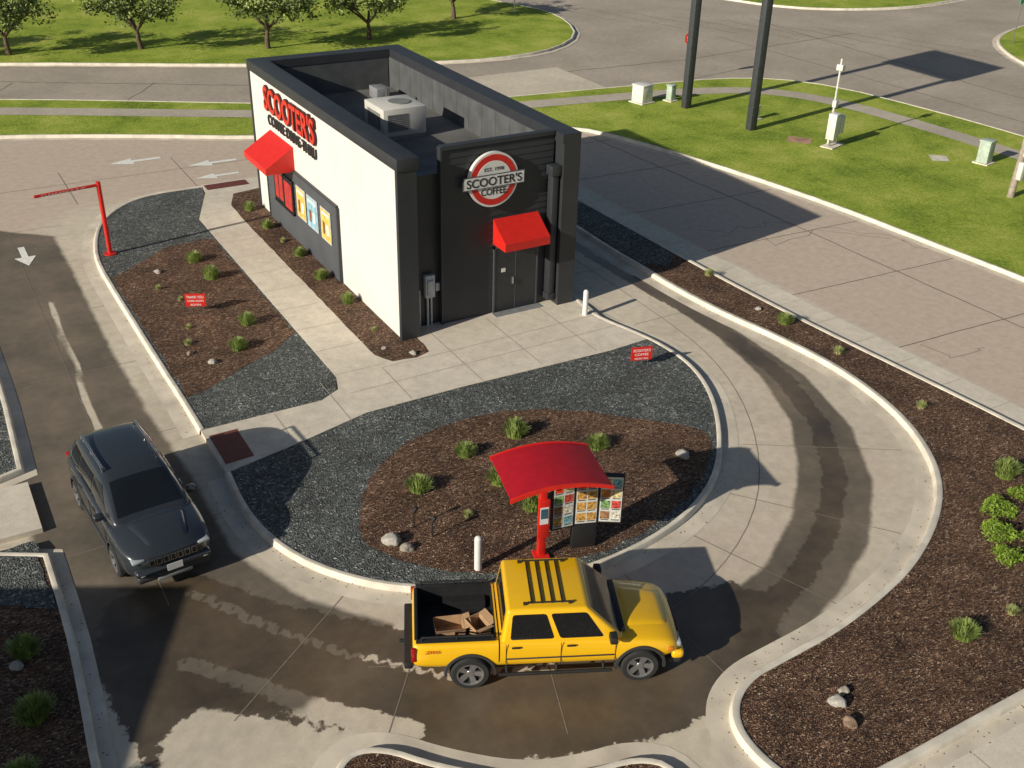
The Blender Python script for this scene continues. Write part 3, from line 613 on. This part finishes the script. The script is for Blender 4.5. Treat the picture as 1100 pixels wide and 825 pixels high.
def tree_parts(seed):
    R=random.Random(seed);bm=bmesh.new();tips=[]
    def limb(p,d,l,r,dep):
        p=Vector(p);d=d.normalized();e=p+d*l*.5+Vector((R.uniform(-.06,.06)*l,R.uniform(-.06,.06)*l,0));q=e+(d+Vector((R.uniform(-.15,.15),R.uniform(-.15,.15),.05))).normalized()*l*.5
        tube(bm,p,e,r,r*.8,8,False);tube(bm,e,q,r*.8,r*.6,8,False)
        if dep==0: tips.append(q);return q
        for i in range(3):
            a=R.uniform(0,6.283);s=R.uniform(.4,.9);nd=(d+Vector((math.cos(a)*s,math.sin(a)*s,R.uniform(-.25,.2))));limb(q,nd,l*R.uniform(.62,.8),r*.58,dep-1)
            tips.append(q+nd.normalized()*l*.3)
        return q
    top=limb((0,0,0),Vector((R.uniform(-.1,.1),R.uniform(-.1,.1),1)),1.1,.17,0);tips.clear()
    for i in range(5):
        a=i*1.257+R.uniform(-.4,.4);limb(top,Vector((math.cos(a)*1.0,math.sin(a)*1.0,R.uniform(.7,1.1))),1.3,.10,2)
    me=bpy.data.meshes.new('trunk');bm.normal_update();bm.to_mesh(me);bm.free();me.materials.append(bark)
    for p in me.polygons:p.use_smooth=True
    for i in range(28):
        a=R.uniform(0,6.283);q=R.uniform(.3,1)**.6*2.7;tips.append(Vector((math.cos(a)*q,math.sin(a)*q,R.uniform(1.8,4.6))))
    vs=[];fs=[];mi=[]
    for t in tips:
        if R.random()<.2: continue
        cr=R.uniform(.35,.7)
        for k in range(R.randint(30,52)):
            c=t+Vector((R.gauss(0,cr*.5),R.gauss(0,cr*.5),R.gauss(0,cr*.38)))
            a=Vector((R.gauss(0,1),R.gauss(0,1),R.gauss(0,.6))).normalized()*R.uniform(.08,.13);b=a.cross(Vector((R.gauss(0,1),R.gauss(0,1),R.gauss(0,1)))).normalized()*.06
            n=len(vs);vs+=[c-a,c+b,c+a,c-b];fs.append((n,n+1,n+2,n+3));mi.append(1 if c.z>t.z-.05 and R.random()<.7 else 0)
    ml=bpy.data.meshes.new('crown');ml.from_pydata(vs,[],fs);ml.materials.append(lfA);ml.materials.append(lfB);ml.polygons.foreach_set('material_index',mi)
    return me,ml
TP=[tree_parts(s) for s in (3,8,14)]
for i,(x,y,s) in enumerate(((-4.8,41.8,1.0),(2.1,40.4,1.0),(8.7,37.6,1.0),(15.0,37.4,.95),(22.7,41.1,1.0),(-11.5,43,1.))):
    t=thing('lawn_tree','low-branching green tree standing on mown lawn','tree',(x,y,.12),i*1.3,'row of lawn trees');t.scale=(s,s,s*(.93+.05*(i%3)))
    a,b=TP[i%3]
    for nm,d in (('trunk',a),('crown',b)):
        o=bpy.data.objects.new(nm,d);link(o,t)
# ---------------------------------------------------------------- street furniture
dk=mat('pole_dark',(.05,.055,.062),.5)
PS=thing('pylon_sign','tall pylon sign on two dark square steel poles','sign',(23.3,14.4,.12))
for yy,xx in ((2.2,-.2),(-2.2,.2)): box('pole',xx-.18,xx+.18,yy-.18,yy+.18,0,7.3,dk,PS,.01)
box('sign_cabinet',-.24,.24,-2.6,2.6,7.3,9.6,mat('cabinet',(.6,.6,.58),.5),PS,.03)
uw=mat('util_white',(.70,.69,.65),.5)
EB=thing('electrical_pedestal','grey electrical cabinet with service mast on lawn','electrical box',(25.2,8.6,.12),.3)
boxes('cabinet',[(-.45,.0,-.2,.2,.35,1.5),(.05,.42,-.2,.2,.55,1.35)],uw,EB,.02);tubes('leg',[((-.35,0,0),(-.35,0,.4),.04),((.3,0,0),(.3,0,.6),.04)],steel,EB,8)
tubes('mast',[((.0,.25,0),(.0,.25,3.8),.045)],uw,EB,8);boxes('junction_box',[(-.1,.14,.1,.4,3.3,3.55),(-.12,.12,.12,.3,1.7,2.0)],uw,EB,.01)
box('footing',-.6,.5,-.3,.3,0,.05,curb_m,EB)
WP=thing('service_pole','weathered wooden service pole with grey meter boxes','utility pole',(26.7,.3,.12))
tubes('pole',[((0,0,0),(.25,0,5.5),.14,.11)],mat('pole_wood',(.36,.30,.24),.8,var=.3),WP,12);boxes('meter_box',[(-.2,.05,-.35,-.14,.8,1.5),(-.1,.1,-.32,-.15,1.7,2.0)],uw,WP,.02)
def ubox(name,label,x,y,w,h,m):
    t=thing(name,label,'utility box',(x,y,.12),.2);box('housing',-w/2,w/2,-w/2,w/2,.05,h,m,t,.03);box('lid',-w/2-.03,w/2+.03,-w/2-.03,w/2+.03,h+.001,h+.07,m,t,.02);box('footing',-w/2-.1,w/2+.1,-w/2-.1,w/2+.1,0,.049,curb_m,t)
gb=mat('pale_green',(.44,.52,.44),.6)
ubox('utility_cabinet','square white utility cabinet on mown lawn',21.7,18.4,.75,.85,uw)
ubox('utility_pedestal','slim pale green telecom pedestal on mown lawn',23.2,18.0,.35,.75,gb);ubox('utility_pedestal','slim pale green telecom pedestal on mown lawn',29.4,3.8,.5,.95,gb)
ubox('utility_pedestal','short grey utility pedestal near dark pole',24.9,13.5,.28,.6,uw)
fill('utility_vault_lid',[(23.7,10.0),(24.4,9.2),(25.1,9.8),(24.4,10.6)],.13,mat('vault_brown',(.46,.27,.18),.8,var=.3,vscale=3));fill('concrete_pad',[(27.6,5.0),(28.2,4.6),(28.7,5.2),(28.1,5.7)],.13,curb_m)
SS=thing('stop_sign','red octagonal stop sign on thin post','sign',(27.0,21.5,.12),math.radians(-20))
tubes('post',[((0,0,0),(0,0,2.3),.03)],steel,SS,8)
M=frame((0,-.04,2.1),(1,0,0),(0,0,1));vs=[M@Vector((.38*math.cos(math.pi/8+i*math.pi/4),.38*math.sin(math.pi/8+i*math.pi/4),z)) for z in (0,.01) for i in range(8)]
mk('plate',vs,[tuple(range(8))[::-1],tuple(range(8,16))]+[(i,(i+1)%8,8+(i+1)%8,8+i) for i in range(8)],redm,SS);text('lettering','STOP',.5,.22,frame((0,-.055,2.1),(1,0,0),(0,0,1)),whitem,SS,.003)
SN=thing('street_name_sign','green street name sign on thin grey post','sign',(51.9,19.9,.12),.4);tubes('post',[((0,0,0),(0,0,2.8),.04)],steel,SN,8);box('plate',-.5,.5,-.02,.02,2.45,2.7,mat('sign_teal',(.05,.35,.30),.5),SN)
MP=thing('street_post','short white marker post on lawn edge','post',(27.6,41.5,.12));tubes('post',[((0,0,0),(0,0,1.6),.05)],whitem,MP,8);tubes('cap',[((0,0,1.6),(0,0,1.66),.07)],whitem,MP,8)
NB=thing('unseen_shading_building','unseen plain beige building added to shade the lower-left bed','building',(-25.7,-11.6,0),math.radians(-28))  # unseen block, added and turned so its shadow covers the lower-left bed
box('wall',-4.9,4.9,-4.9,4.9,0,4.4,mat('beige_wall',(.4,.36,.3),.8,bump=.2),NB);box('roof_cap',-5,5,-5,5,4.401,4.6,char,NB);box('door',4.91,4.95,-.5,.5,0,2.1,char,NB);boxes('window',[(4.91,4.94,1.2,2.8,1,2.2),(4.91,4.94,-2.8,-1.2,1,2.2)],MATS['window_glass'],NB)
# ---------------------------------------------------------------- vehicles
yel=mat('yellow_paint',(.88,.50,.008),.30,coat=1,var=.02);gry=mat('graphite_paint',(.05,.058,.068),.26,coat=1,var=.02,metal=.4)
glass=mat('car_glass',(.010,.012,.014),.04,spec=.9,var=0);tyre_m=mat('tyre',(.02,.02,.02),.85);rim_m=mat('alloy',(.5,.5,.51),.28,metal=.8,var=.05);flare=mat('flare_plastic',(.035,.035,.037),.6)
lampw=mat('lamp_lens',(.40,.43,.45),.08,spec=.9,var=.05);lampr=mat('lamp_red',(.35,.01,.01),.12,spec=.8);chrome=mat('chrome',(.7,.7,.7),.12,metal=1,var=.02)
def apply_mods(o):
    dg=bpy.context.evaluated_depsgraph_get();dg.update();me=bpy.data.meshes.new_from_object(o.evaluated_get(dg));o.modifiers.clear();o.data=me
def cut(o,cb,parent):
    c=from_bm('cutter',cb,flare,parent,False)
    md=o.modifiers.new('b','BOOLEAN');md.object=c;md.operation='DIFFERENCE';md.solver='EXACT';apply_mods(o)
    bpy.data.objects.remove(c)
def cage(name,rings,m,parent,lv=2):
    n=len(rings[0]);bm=bmesh.new();bv=[[bm.verts.new(v) for v in r] for r in rings]
    for s in range(len(rings)-1):
        for i in range(n): bm.faces.new((bv[s][i],bv[s][(i+1)%n],bv[s+1][(i+1)%n],bv[s+1][i]))
    bm.faces.new(bv[0]);bm.faces.new(bv[-1][::-1])
    o=from_bm(name,bm,m,parent,True)
    md=o.modifiers.new('s','SUBSURF');md.levels=lv;md.render_levels=lv;apply_mods(o);return o
def loft(name,secs,m,parent,cut_boxes,arches,lv=2):
    rings=[]
    for x,w,zb,zs,zt in secs:
        half=[(0,zb),(w*.86,zb),(w,zb+.10),(w*1.012,zb+(zs-zb)*.55),(w*.985,zs-.05),(w*.93,zs),(w*.5,zt)]
        ring=half+[(0,zt)]+[(-y,z) for y,z in half[1:]][::-1]
        rings.append([(x,y,z) for y,z in ring])
    o=cage(name,rings,m,parent,lv)
    for ax,az,r in arches:
        for y0,y1 in ((.56,1.2),(-1.2,-.56)):
            cb=bmesh.new();tube(cb,(ax,y0,az),(ax,y1,az),r,seg=36);cut(o,cb,parent)
    for b in cut_boxes:
        cb=bmesh.new();bbox(cb,*b);cut(o,cb,parent)
    for p in o.data.polygons:p.use_smooth=True
    o.data.set_sharp_from_angle(angle=math.radians(32));return o
def wheel(parent,x,y,r,w,spokes=5):
    s=1 if y>0 else -1
    e=bpy.data.objects.new('wheel',None);e.empty_display_size=.1;link(e,parent);e.location=(x,y,r)
    def lathe(name,prof,m,par):
        n=36;vs=[];fs=[];k=len(prof)
        for i in range(n):
            a=2*math.pi*i/n
            for rr,yy in prof:vs.append((rr*math.cos(a),yy*s,rr*math.sin(a)))
        for i in range(n):
            for j in range(k-1):fs.append((i*k+j,i*k+j+1,((i+1)%n)*k+j+1,((i+1)%n)*k+j))
        return mk(name,vs,fs,m,par,True)
    lathe('tyre',[(r*.62,w/2),(r*.68,w/2+.005),(r*.9,w/2+.002),(r*.975,w/2-.03),(r,w/2-.06),(r,-w/2+.06),(r*.97,-w/2+.02),(r*.62,-w/2)],tyre_m,e)
    lathe('rim',[(r*.66,w/2+.004),(r*.62,w/2-.01),(r*.6,w/2-.07),(r*.1,w/2-.08),(0.001,w/2-.08)],mat('rim_dark',(.05,.05,.05),.5),e)
    bm=bmesh.new()
    for i in range(spokes):
        a=2*math.pi*i/spokes;R=Matrix.Rotation(a,4,'Y');k=len(bm.verts)
        bbox(bm,r*.08,r*.63,-.045,.045,-.0,.0+.001)
        bm.verts.ensure_lookup_table()
        for v in bm.verts[k:]:
            rr=v.co.x;t=(rr-r*.08)/(r*.55);wd=.04+.02*t
            yy=w/2-.045+.035*t
            co=Vector((rr,s*(yy+(.012 if v.co.z>.0005 else -.012)),math.copysign(wd,v.co.y)));v.co=R@co
    tube(bm,(0,s*(w/2-.07),0),(0,s*(w/2-.015),0),r*.17,seg=16)
    from_bm('spokes',bm,rim_m,e,True)
    lathe('rim_lip',[(r*.67,w/2+.006),(r*.67,w/2+.012),(r*.6,w/2+.008),(r*.59,w/2-.02)],rim_m,e)
def flarearc(parent,x,z,s,r0,r1,hw,m,t=.05,a0=-5,a1=185):
    n=24;vs=[];fs=[]
    for i in range(n+1):
        a=math.radians(a0+(a1-a0)*i/n);c,sn=math.cos(a),math.sin(a)
        for rr,yy in ((r0,hw-.12),(r0,hw+t),(r1*.98,hw+t),(r1,hw-.06)):vs.append((x+rr*c,s*yy,z+rr*sn))
    for i in range(n):
        for j in range(4):fs.append((4*i+j,4*i+(j+1)%4,4*i+4+(j+1)%4,4*i+4+j))
    mk('wheel_arch_trim',vs,fs,m,parent,True)
def green(name,bot,top,m,parent,bev=.06):
    bm=bmesh.new();vs=[]
    for xr,xf,hw,z in (bot,top):
        for x,y in ((xr,-hw),(xf,-hw),(xf,hw),(xr,hw)):vs.append(bm.verts.new((x,y,z)))
    for f in ((3,2,1,0),(4,5,6,7),(0,1,5,4),(1,2,6,5),(2,3,7,6),(3,0,4,7)):bm.faces.new([vs[i] for i in f])
    es=[e for e in bm.edges if max(v.co.z for v in e.verts)>bot[3]+.01]
    bmesh.ops.bevel(bm,geom=es,offset=bev,segments=5,affect='EDGES',profile=.5)
    return from_bm(name,bm,m,parent,True,40)
def facequad(name,corn,u0,u1,v0,v1,m,parent,off=.006,u0t=None,u1t=None):
    A,Bq,C,Dq=[Vector(c) for c in corn]
    n=(Bq-A).cross(Dq-A).normalized()
    def pt(u,v):return (A*(1-u)+Bq*u)*(1-v)+(Dq*(1-u)+C*u)*v+n*off
    u0t=u0 if u0t is None else u0t;u1t=u1 if u1t is None else u1t
    q=[pt(u0,v0),pt(u1,v0),pt(u1t,v1),pt(u0t,v1)]
    r=[]
    for i in range(4):
        a,b,c=q[i-1],q[i],q[(i+1)%4];la=(a-b).length;lc=(c-b).length;k=min(.05,la*.2,lc*.2)
        p0=b+(a-b).normalized()*k;p1=b+(c-b).normalized()*k
        r+=[p0,(p0+p1)*.25+b*.5,p1]
    nn=len(r);vs=r+[a-n*.012 for a in r]
    return mk(name,vs,[tuple(range(nn))]+[(i,i+nn,(i+1)%nn+nn,(i+1)%nn) for i in range(nn)],m,parent)
def cabfaces(bot,top):
    (xr,xf,hw,z),(tr,tf,th,tz)=bot,top
    return {'R':((xr,-hw,z),(xf,-hw,z),(tf,-th,tz),(tr,-th,tz)),'L':((xf,hw,z),(xr,hw,z),(tr,th,tz),(tf,th,tz)),
            'F':((xf,-hw,z),(xf,hw,z),(tf,th,tz),(tf,-th,tz)),'B':((xr,hw,z),(xr,-hw,z),(tr,-th,tz),(tr,th,tz))}
def bvh_of(o):
    b=bmesh.new();b.from_mesh(o.data);t=BVHTree.FromBMesh(b);b.free();return t
def projwin(name,bvh,corn,d,m,parent,nu=14,nv=8,off=.007,skirt=False):
    A,Bq,C,Dq=[Vector(c) for c in corn];d=Vector(d).normalized();vs=[]
    for j in range(nv+1):
        for i in range(nu+1):
            u=i/nu;v=j/nv;p=(A*(1-u)+Bq*u)*(1-v)+(Dq*(1-u)+C*u)*v
            h,n,_,_=bvh.ray_cast(p,d)
            if h is None: h=p+d*.35;n=-d
            if n.dot(d)>0:n=-n
            o_=off if not skirt or (0<i<nu and 0<j<nv) else -.004
            vs.append(h+n*o_)
    fs=[(j*(nu+1)+i,j*(nu+1)+i+1,(j+1)*(nu+1)+i+1,(j+1)*(nu+1)+i) for j in range(nv) for i in range(nu)]
    bm=bmesh.new();bv=[bm.verts.new(v) for v in vs]
    for f in fs:bm.faces.new([bv[k] for k in f])
    bm.normal_update()
    if sum((f.normal for f in bm.faces),Vector()).dot(d)>0:
        bmesh.ops.reverse_faces(bm,faces=bm.faces)
    me=bpy.data.meshes.new(name);bm.to_mesh(me);bm.free();me.materials.append(m)
    for p in me.polygons:p.use_smooth=True
    return link(bpy.data.objects.new(name,me),parent)
# pickup
ang=math.atan2(-1.3,2.8)
PK=thing('pickup_truck','bright yellow crew-cab pickup with boxes in open black bed','pickup truck',(-2.92,-12.6,.004),ang)
pb=loft('body',[(-2.47,.76,.52,.98,1.0),(-2.45,.83,.47,1.04,1.06),(-2.3,.86,.45,1.05,1.07),(-1.9,.87,.44,1.05,1.07),(-1.45,.87,.44,1.05,1.07),(-1.0,.87,.42,1.05,1.07),(0,.87,.42,1.04,1.07),(.9,.87,.42,1.02,1.08),(1.25,.87,.42,1.00,1.08),(1.6,.87,.42,.97,1.06),(1.98,.86,.44,.93,1.01),(2.2,.82,.48,.88,.95),(2.32,.74,.52,.80,.86),(2.36,.64,.55,.73,.79)],yel,PK,[(-2.38,-.98,-.72,.72,.62,1.4),(-.95,-.925,-.95,.95,.6,1.4)],[(-1.45,.38,.42),(1.62,.38,.42)])
projwin('hood_panel',bvh_of(pb),((1.36,-.56,2),(1.36,.56,2),(2.16,.46,2),(2.16,-.46,2)),(0,0,-1),yel,PK,16,12,.016,True)
BT=(-.90,1.27,.83,1.03);TP_=(-.80,.62,.72,1.66)
green('cabin',BT,TP_,yel,PK,.065)
fc=cabfaces(BT,TP_)
for s in ('R','L'):
    if s=='R': W1=((.07,.44,.07,.46),(.49,.86,.51,.93))
    else: W1=((.56,.93,.54,.93),(.14,.51,.07,.49))
    for u0,u1,t0,t1 in W1:facequad('side_window',fc[s],u0,u1,.07,.86,glass,PK,u0t=t0,u1t=t1)
facequad('windscreen',fc['F'],.05,.95,.05,.90,glass,PK,u0t=.07,u1t=.93);facequad('rear_window',fc['B'],.10,.90,.15,.84,glass,PK)
bm=bmesh.new()
for b in ((-2.36,-1.0,-.71,.71,.621,.64),(-2.375,-2.36,-.71,.71,.62,1.05),(-1.0,-.985,-.71,.71,.62,1.05),(-2.36,-1.0,-.719,-.70,.62,1.05),(-2.36,-1.0,.70,.719,.62,1.05),(-1.9,-1.1,-.70,-.52,.635,.84),(-1.9,-1.1,.52,.70,.635,.84)):bbox(bm,*b)
from_bm('bed_liner',bm,blackm,PK,False)
boxes('bed_rail_cap',[(-2.40,-1.0,-.80,-.70,1.055,1.075),(-2.40,-1.0,.70,.80,1.055,1.075),(-2.43,-2.37,-.699,.699,1.05,1.07)],blackm,PK,.008)
for y in (-.75,.75):
    bm=bmesh.new();tube(bm,(-2.3,y,1.15),(-1.05,y,1.15),.02);[tube(bm,(x,y,1.06),(x,y,1.16),.016) for x in (-2.3,-1.68,-1.05)]
    from_bm('bed_side_rail',bm,blackm,PK)
for s in (-1,1):
    for ax in (-1.45,1.62):
        flarearc(PK,ax,.38,s,.41,.47,.86,flare,.035);wheel(PK,ax,s*.77,.365,.25,5)
for s in (-1,1):
    bm=bmesh.new();tube(bm,(-.95,s*.92,.36),(1.1,s*.92,.36),.035);[tube(bm,(x,s*.75,.45),(x,s*.92,.36),.025) for x in (-.8,.1,.95)]
    from_bm('side_step',bm,blackm,PK)
box('rear_bumper',-2.62,-2.46,-.80,.80,.47,.62,blackm,PK,.03);box('front_bumper',2.2,2.44,-.81,.81,.42,.61,yel,PK,.07,3);box('front_valance',2.15,2.40,-.76,.76,.30,.419,flare,PK,.03)
box('grille',2.3,2.39,-.42,.42,.64,.78,blackm,PK,.02);[box('headlight',2.20,2.37,y-.15,y+.15,.66,.79,lampw,PK,.03) for y in (-.6,.6)]
[box('tail_light',-2.49,-2.40,min(y,y*1.09),max(y,y*1.09),.68,.98,lampr,PK,.02) for y in (-.79,.79)]
box('side_marker',2.10,2.2,-.855,-.81,.68,.76,mat('amber',(.6,.2,.02),.2),PK,.01)
for s in (-1,1):
    bm=bmesh.new();y=s*.8785
    for x in (-.82,.16,1.14):bbox(bm,x-.005,x+.005,y-.004,y+.004,.50,1.02)
    bbox(bm,-.82,1.14,y-.0035,y+.0035,.497,.506)
    from_bm('door_seam',bm,blackm,PK,False)
boxes('door_handle',[(-.72,-.56,-.895,-.875,.92,.96),(.26,.42,-.895,-.875,.92,.96),(-.72,-.56,.875,.895,.92,.96),(.26,.42,.875,.895,.92,.96)],blackm,PK,.008)
boxes('side_moulding',[(-.82,1.12,-.890,-.875,.67,.70),(-.82,1.12,.875,.890,.67,.70)],flare,PK,.005)
for s in (-1,1): box('door_mirror',1.0,1.14,min(s*.84,s*1.05),max(s*.84,s*1.05),1.06,1.21,blackm,PK,.03)
bm=bmesh.new()
for y in (-.58,.58):tube(bm,(-.5,y,1.70),(.34,y,1.70),.014)
for x in (-.36,-.18,.0,.18):bbox(bm,x-.012,x+.012,-.58,.58,1.675,1.695)
for y in (-.58,.58):
    for x in (-.48,.32):bbox(bm,x-.03,x+.03,y-.02,y+.02,1.64,1.71)
from_bm('roof_rack',bm,blackm,PK,False)
box('wiper_cowl',1.16,1.33,-.70,.70,1.05,1.085,blackm,PK,.01)
text('side_decal','ZR5',.26,.065,frame((-2.12,-.886,.92),(1,0,0),(0,0,1)),mat('decal_red',(.5,.03,.02),.4),PK,.003)
tubes('tow_hitch',[((-2.71,0,.42),(-2.6,0,.42),.035)],blackm,PK)
def cart(loc,rz,dims,label):
    c,s=math.cos(ang),math.sin(ang);x,y=loc
    t=thing('cardboard_box',label,'box',(-2.92+x*c-y*s,-12.6+x*s+y*c,.645),ang+rz,'boxes in the truck bed')
    a,b,h=dims;k=mat('cardboard',(.42,.26,.14),.85,var=.2)
    boxes('side',[(-a,a,-b,-b+.01,0,h),(-a,a,b-.01,b,0,h),(-a,-a+.01,-b+.01,b-.01,0,h),(a-.01,a,-b+.01,b-.01,0,h)],k,t)
    box('bottom',-a+.01,a-.01,-b+.01,b-.01,.0,.01,k,t)
    mk('flap',[(-a,-b,h),(a,-b,h),(a,-b-.12,h+.06),(-a,-b-.12,h+.06)],[(0,1,2,3)],k,t);mk('flap',[(a,-b,h),(a,b,h),(a+.12,b,h+.04),(a+.12,-b,h+.04)],[(0,1,2,3)],k,t)
cart((-1.80,-.12),.1,(.27,.2,.26),'open brown cardboard box lying in black truck bed');cart((-1.28,-.18),.5,(.16,.2,.32),'smaller brown cardboard box beside another box')
# SUV
SV=thing('suv_car','dark graphite suv with roof rails in the drive lane','car',(-8.62,-5.18,.004),math.radians(-85.5))
sb_=loft('body',[(-2.27,.66,.50,.86,.92),(-2.24,.80,.40,.98,1.02),(-2.1,.88,.33,1.03,1.07),(-1.6,.915,.30,1.06,1.10),(-1.0,.92,.28,1.04,1.08),(0,.92,.28,1.02,1.07),(.9,.92,.28,1.01,1.10),(1.3,.92,.29,1.00,1.12),(1.7,.905,.31,.96,1.10),(1.95,.87,.33,.92,1.06),(2.13,.80,.36,.87,1.00),(2.24,.68,.42,.80,.90),(2.29,.54,.46,.70,.79)],gry,SV,[],[(-1.36,.36,.41),(1.34,.36,.41)])
projwin('hood_panel',bvh_of(sb_),((1.30,-.58,2),(1.30,.58,2),(2.10,.40,2),(2.10,-.40,2)),(0,0,-1),gry,SV,16,12,.024,True)
rings=[]
for x,zt,hb,ht in ((-2.18,1.10,.72,.66),(-2.12,1.22,.80,.68),(-1.98,1.46,.84,.66),(-1.72,1.635,.855,.655),(-1.2,1.695,.86,.665),(-.5,1.705,.86,.67),(.1,1.68,.86,.66),(.34,1.61,.855,.66),(.75,1.38,.84,.70),(1.12,1.16,.81,.74),(1.28,1.06,.76,.70)):
    zb=.98;h=zt-zb
    half=[(0,zb),(hb,zb),(hb*.99,zb+h*.22),(hb*.62+ht*.38,zb+h*.6),(ht*1.0,zb+h*.92),(ht*.72,zt)]
    ring=half+[(0,zt+.012)]+[(-y,z) for y,z in half[1:]][::-1]
    rings.append([(x,y,z) for y,z in ring])
cb_=cage('cabin',rings,gry,SV,2)
bv=bvh_of(cb_)
projwin('windscreen',bv,((1.10,-.66,2),(1.10,.66,2),(.36,.55,2),(.36,-.55,2)),(0,0,-1),glass,SV,16,10)
projwin('rear_window',bv,((-3,.62,1.22),(-3,-.62,1.22),(-3,-.54,1.50),(-3,.54,1.50)),(1,0,0),glass,SV,12,6)
for s in (-1,1):
    for (x0,x1,t0,t1) in ((-.07,.80,-.07,.30),(-1.02,-.13,-1.0,-.13),(-1.72,-1.09,-1.55,-1.07)):
        projwin('side_window',bv,((x0,s*1.5,1.13),(x1,s*1.5,1.13),(t1,s*1.5,1.52),(t0,s*1.5,1.52)),(0,-s,0),glass,SV,12,6)
for y in (-.57,.57):
    bm=bmesh.new();tube(bm,(-1.5,y,1.735),(.02,y,1.725),.024);[tube(bm,(x,y,1.63),(x,y,1.74),.026) for x in (-1.5,-.75,.02)]
    from_bm('roof_rail',bm,chrome,SV)
for s in (-1,1):
    for ax in (-1.36,1.34):flarearc(SV,ax,.36,s,.40,.46,.905,flare,.03);wheel(SV,ax,s*.81,.36,.235,5)
boxes('sill_trim',[(-.95,.95,-.935,-.88,.26,.42),(-.95,.95,.88,.935,.26,.42)],flare,SV,.02)
box('front_bumper',1.98,2.29,-.74,.74,.28,.46,flare,SV,.07,3);box('rear_bumper',-2.33,-2.12,-.78,.78,.32,.55,flare,SV,.05);box('bumper_bar',1.98,2.34,-.76,.76,.461,.62,gry,SV,.07,3)
box('skid_plate',2.2,2.305,-.35,.35,.26,.34,greym,SV,.02)
g=box('grille',2.14,2.325,-.50,.50,.68,.84,blackm,SV,.03)
for i in range(7):
    y=-.42+i*.14;bm=bmesh.new()
    for b in ((y-.054,y-.042,.69,.83),(y+.042,y+.054,.69,.83),(y-.043,y+.043,.818,.83),(y-.043,y+.043,.69,.702)):bbox(bm,2.326,2.338,*b)
    from_bm('grille_slot',bm,chrome,g,False)
for s in (-1,1):
    a,b=sorted((s*.53,s*.78));o=box('headlight',2.04,2.26,a,b,.775,.84,lampw,SV,.025)
    a,b=sorted((s*.58,s*.68));box('fog_light',2.2,2.345,a,b,.50,.54,lampw,SV,.015)
    a,b=sorted((s*.55,s*.84));box('tail_light',-2.28,-2.13,a,b,.84,.98,lampr,SV,.03)
    a,b=sorted((s*.86,s*1.06));box('door_mirror',.70,.86,a,b,1.05,1.19,gry,SV,.045,3)
card('number_plate',frame((2.345,0,.54),(0,1,0),(0,0,1)),.31,.15,whitem,SV,.01,0)
for s in (-1,1):
    y=s*.931
    for x in (-1.15,-.12,.98):box('door_seam',x-.005,x+.005,y-.004,y+.004,.44,1.0,blackm,SV)
boxes('door_handle',[(-.95,-.75,-.95,-.925,.90,.93),(.02,.22,-.95,-.925,.90,.93),(-.95,-.75,.925,.95,.90,.93),(.02,.22,.925,.95,.90,.93)],chrome,SV,.008)
# ---------------------------------------------------------------- light, camera
el=math.radians(22.9);dx,dy=.984,.177
sd=bpy.data.lights.new('sun','SUN');sd.energy=5;sd.angle=math.radians(.53);sd.color=(1,.93,.79)
so=bpy.data.objects.new('sun',sd);COL.objects.link(so);so.rotation_euler=Vector((dx*math.cos(el),dy*math.cos(el),-math.sin(el))).to_track_quat('-Z','Y').to_euler()
w=bpy.data.worlds.new('World');S.world=w;w.use_nodes=True;nt=w.node_tree
sky=nt.nodes.new('ShaderNodeTexSky');sky.sky_type='NISHITA';sky.sun_disc=False;sky.sun_elevation=el;sky.sun_rotation=math.atan2(-dx,-dy)
bg=nt.nodes['Background'];bg.inputs[1].default_value=.055;nt.links.new(sky.outputs[0],bg.inputs[0])
S.view_settings.view_transform='Standard';S.view_settings.look='None';S.view_settings.exposure=0
f,pit,roll,yaw,cx,cy,hh=1156.4415,.5144,.0254,.5334,-11.2757,-25.2835,14.3275
Fv=Vector((math.sin(yaw)*math.cos(pit),math.cos(yaw)*math.cos(pit),-math.sin(pit)));Rv=Vector((math.cos(yaw),-math.sin(yaw),0));Uv=Rv.cross(Fv)
R2=Rv*math.cos(roll)+Uv*math.sin(roll);U2=-Rv*math.sin(roll)+Uv*math.cos(roll)
cd=bpy.data.cameras.new('camera');co=bpy.data.objects.new('camera',cd);COL.objects.link(co);S.camera=co
cd.sensor_width=36;cd.lens=f/1100*36;cd.clip_end=2000;cd.clip_start=.1
Mx=Matrix((R2,U2,-Fv)).transposed().to_4x4();Mx.translation=Vector((cx,cy,hh));co.matrix_world=Mx
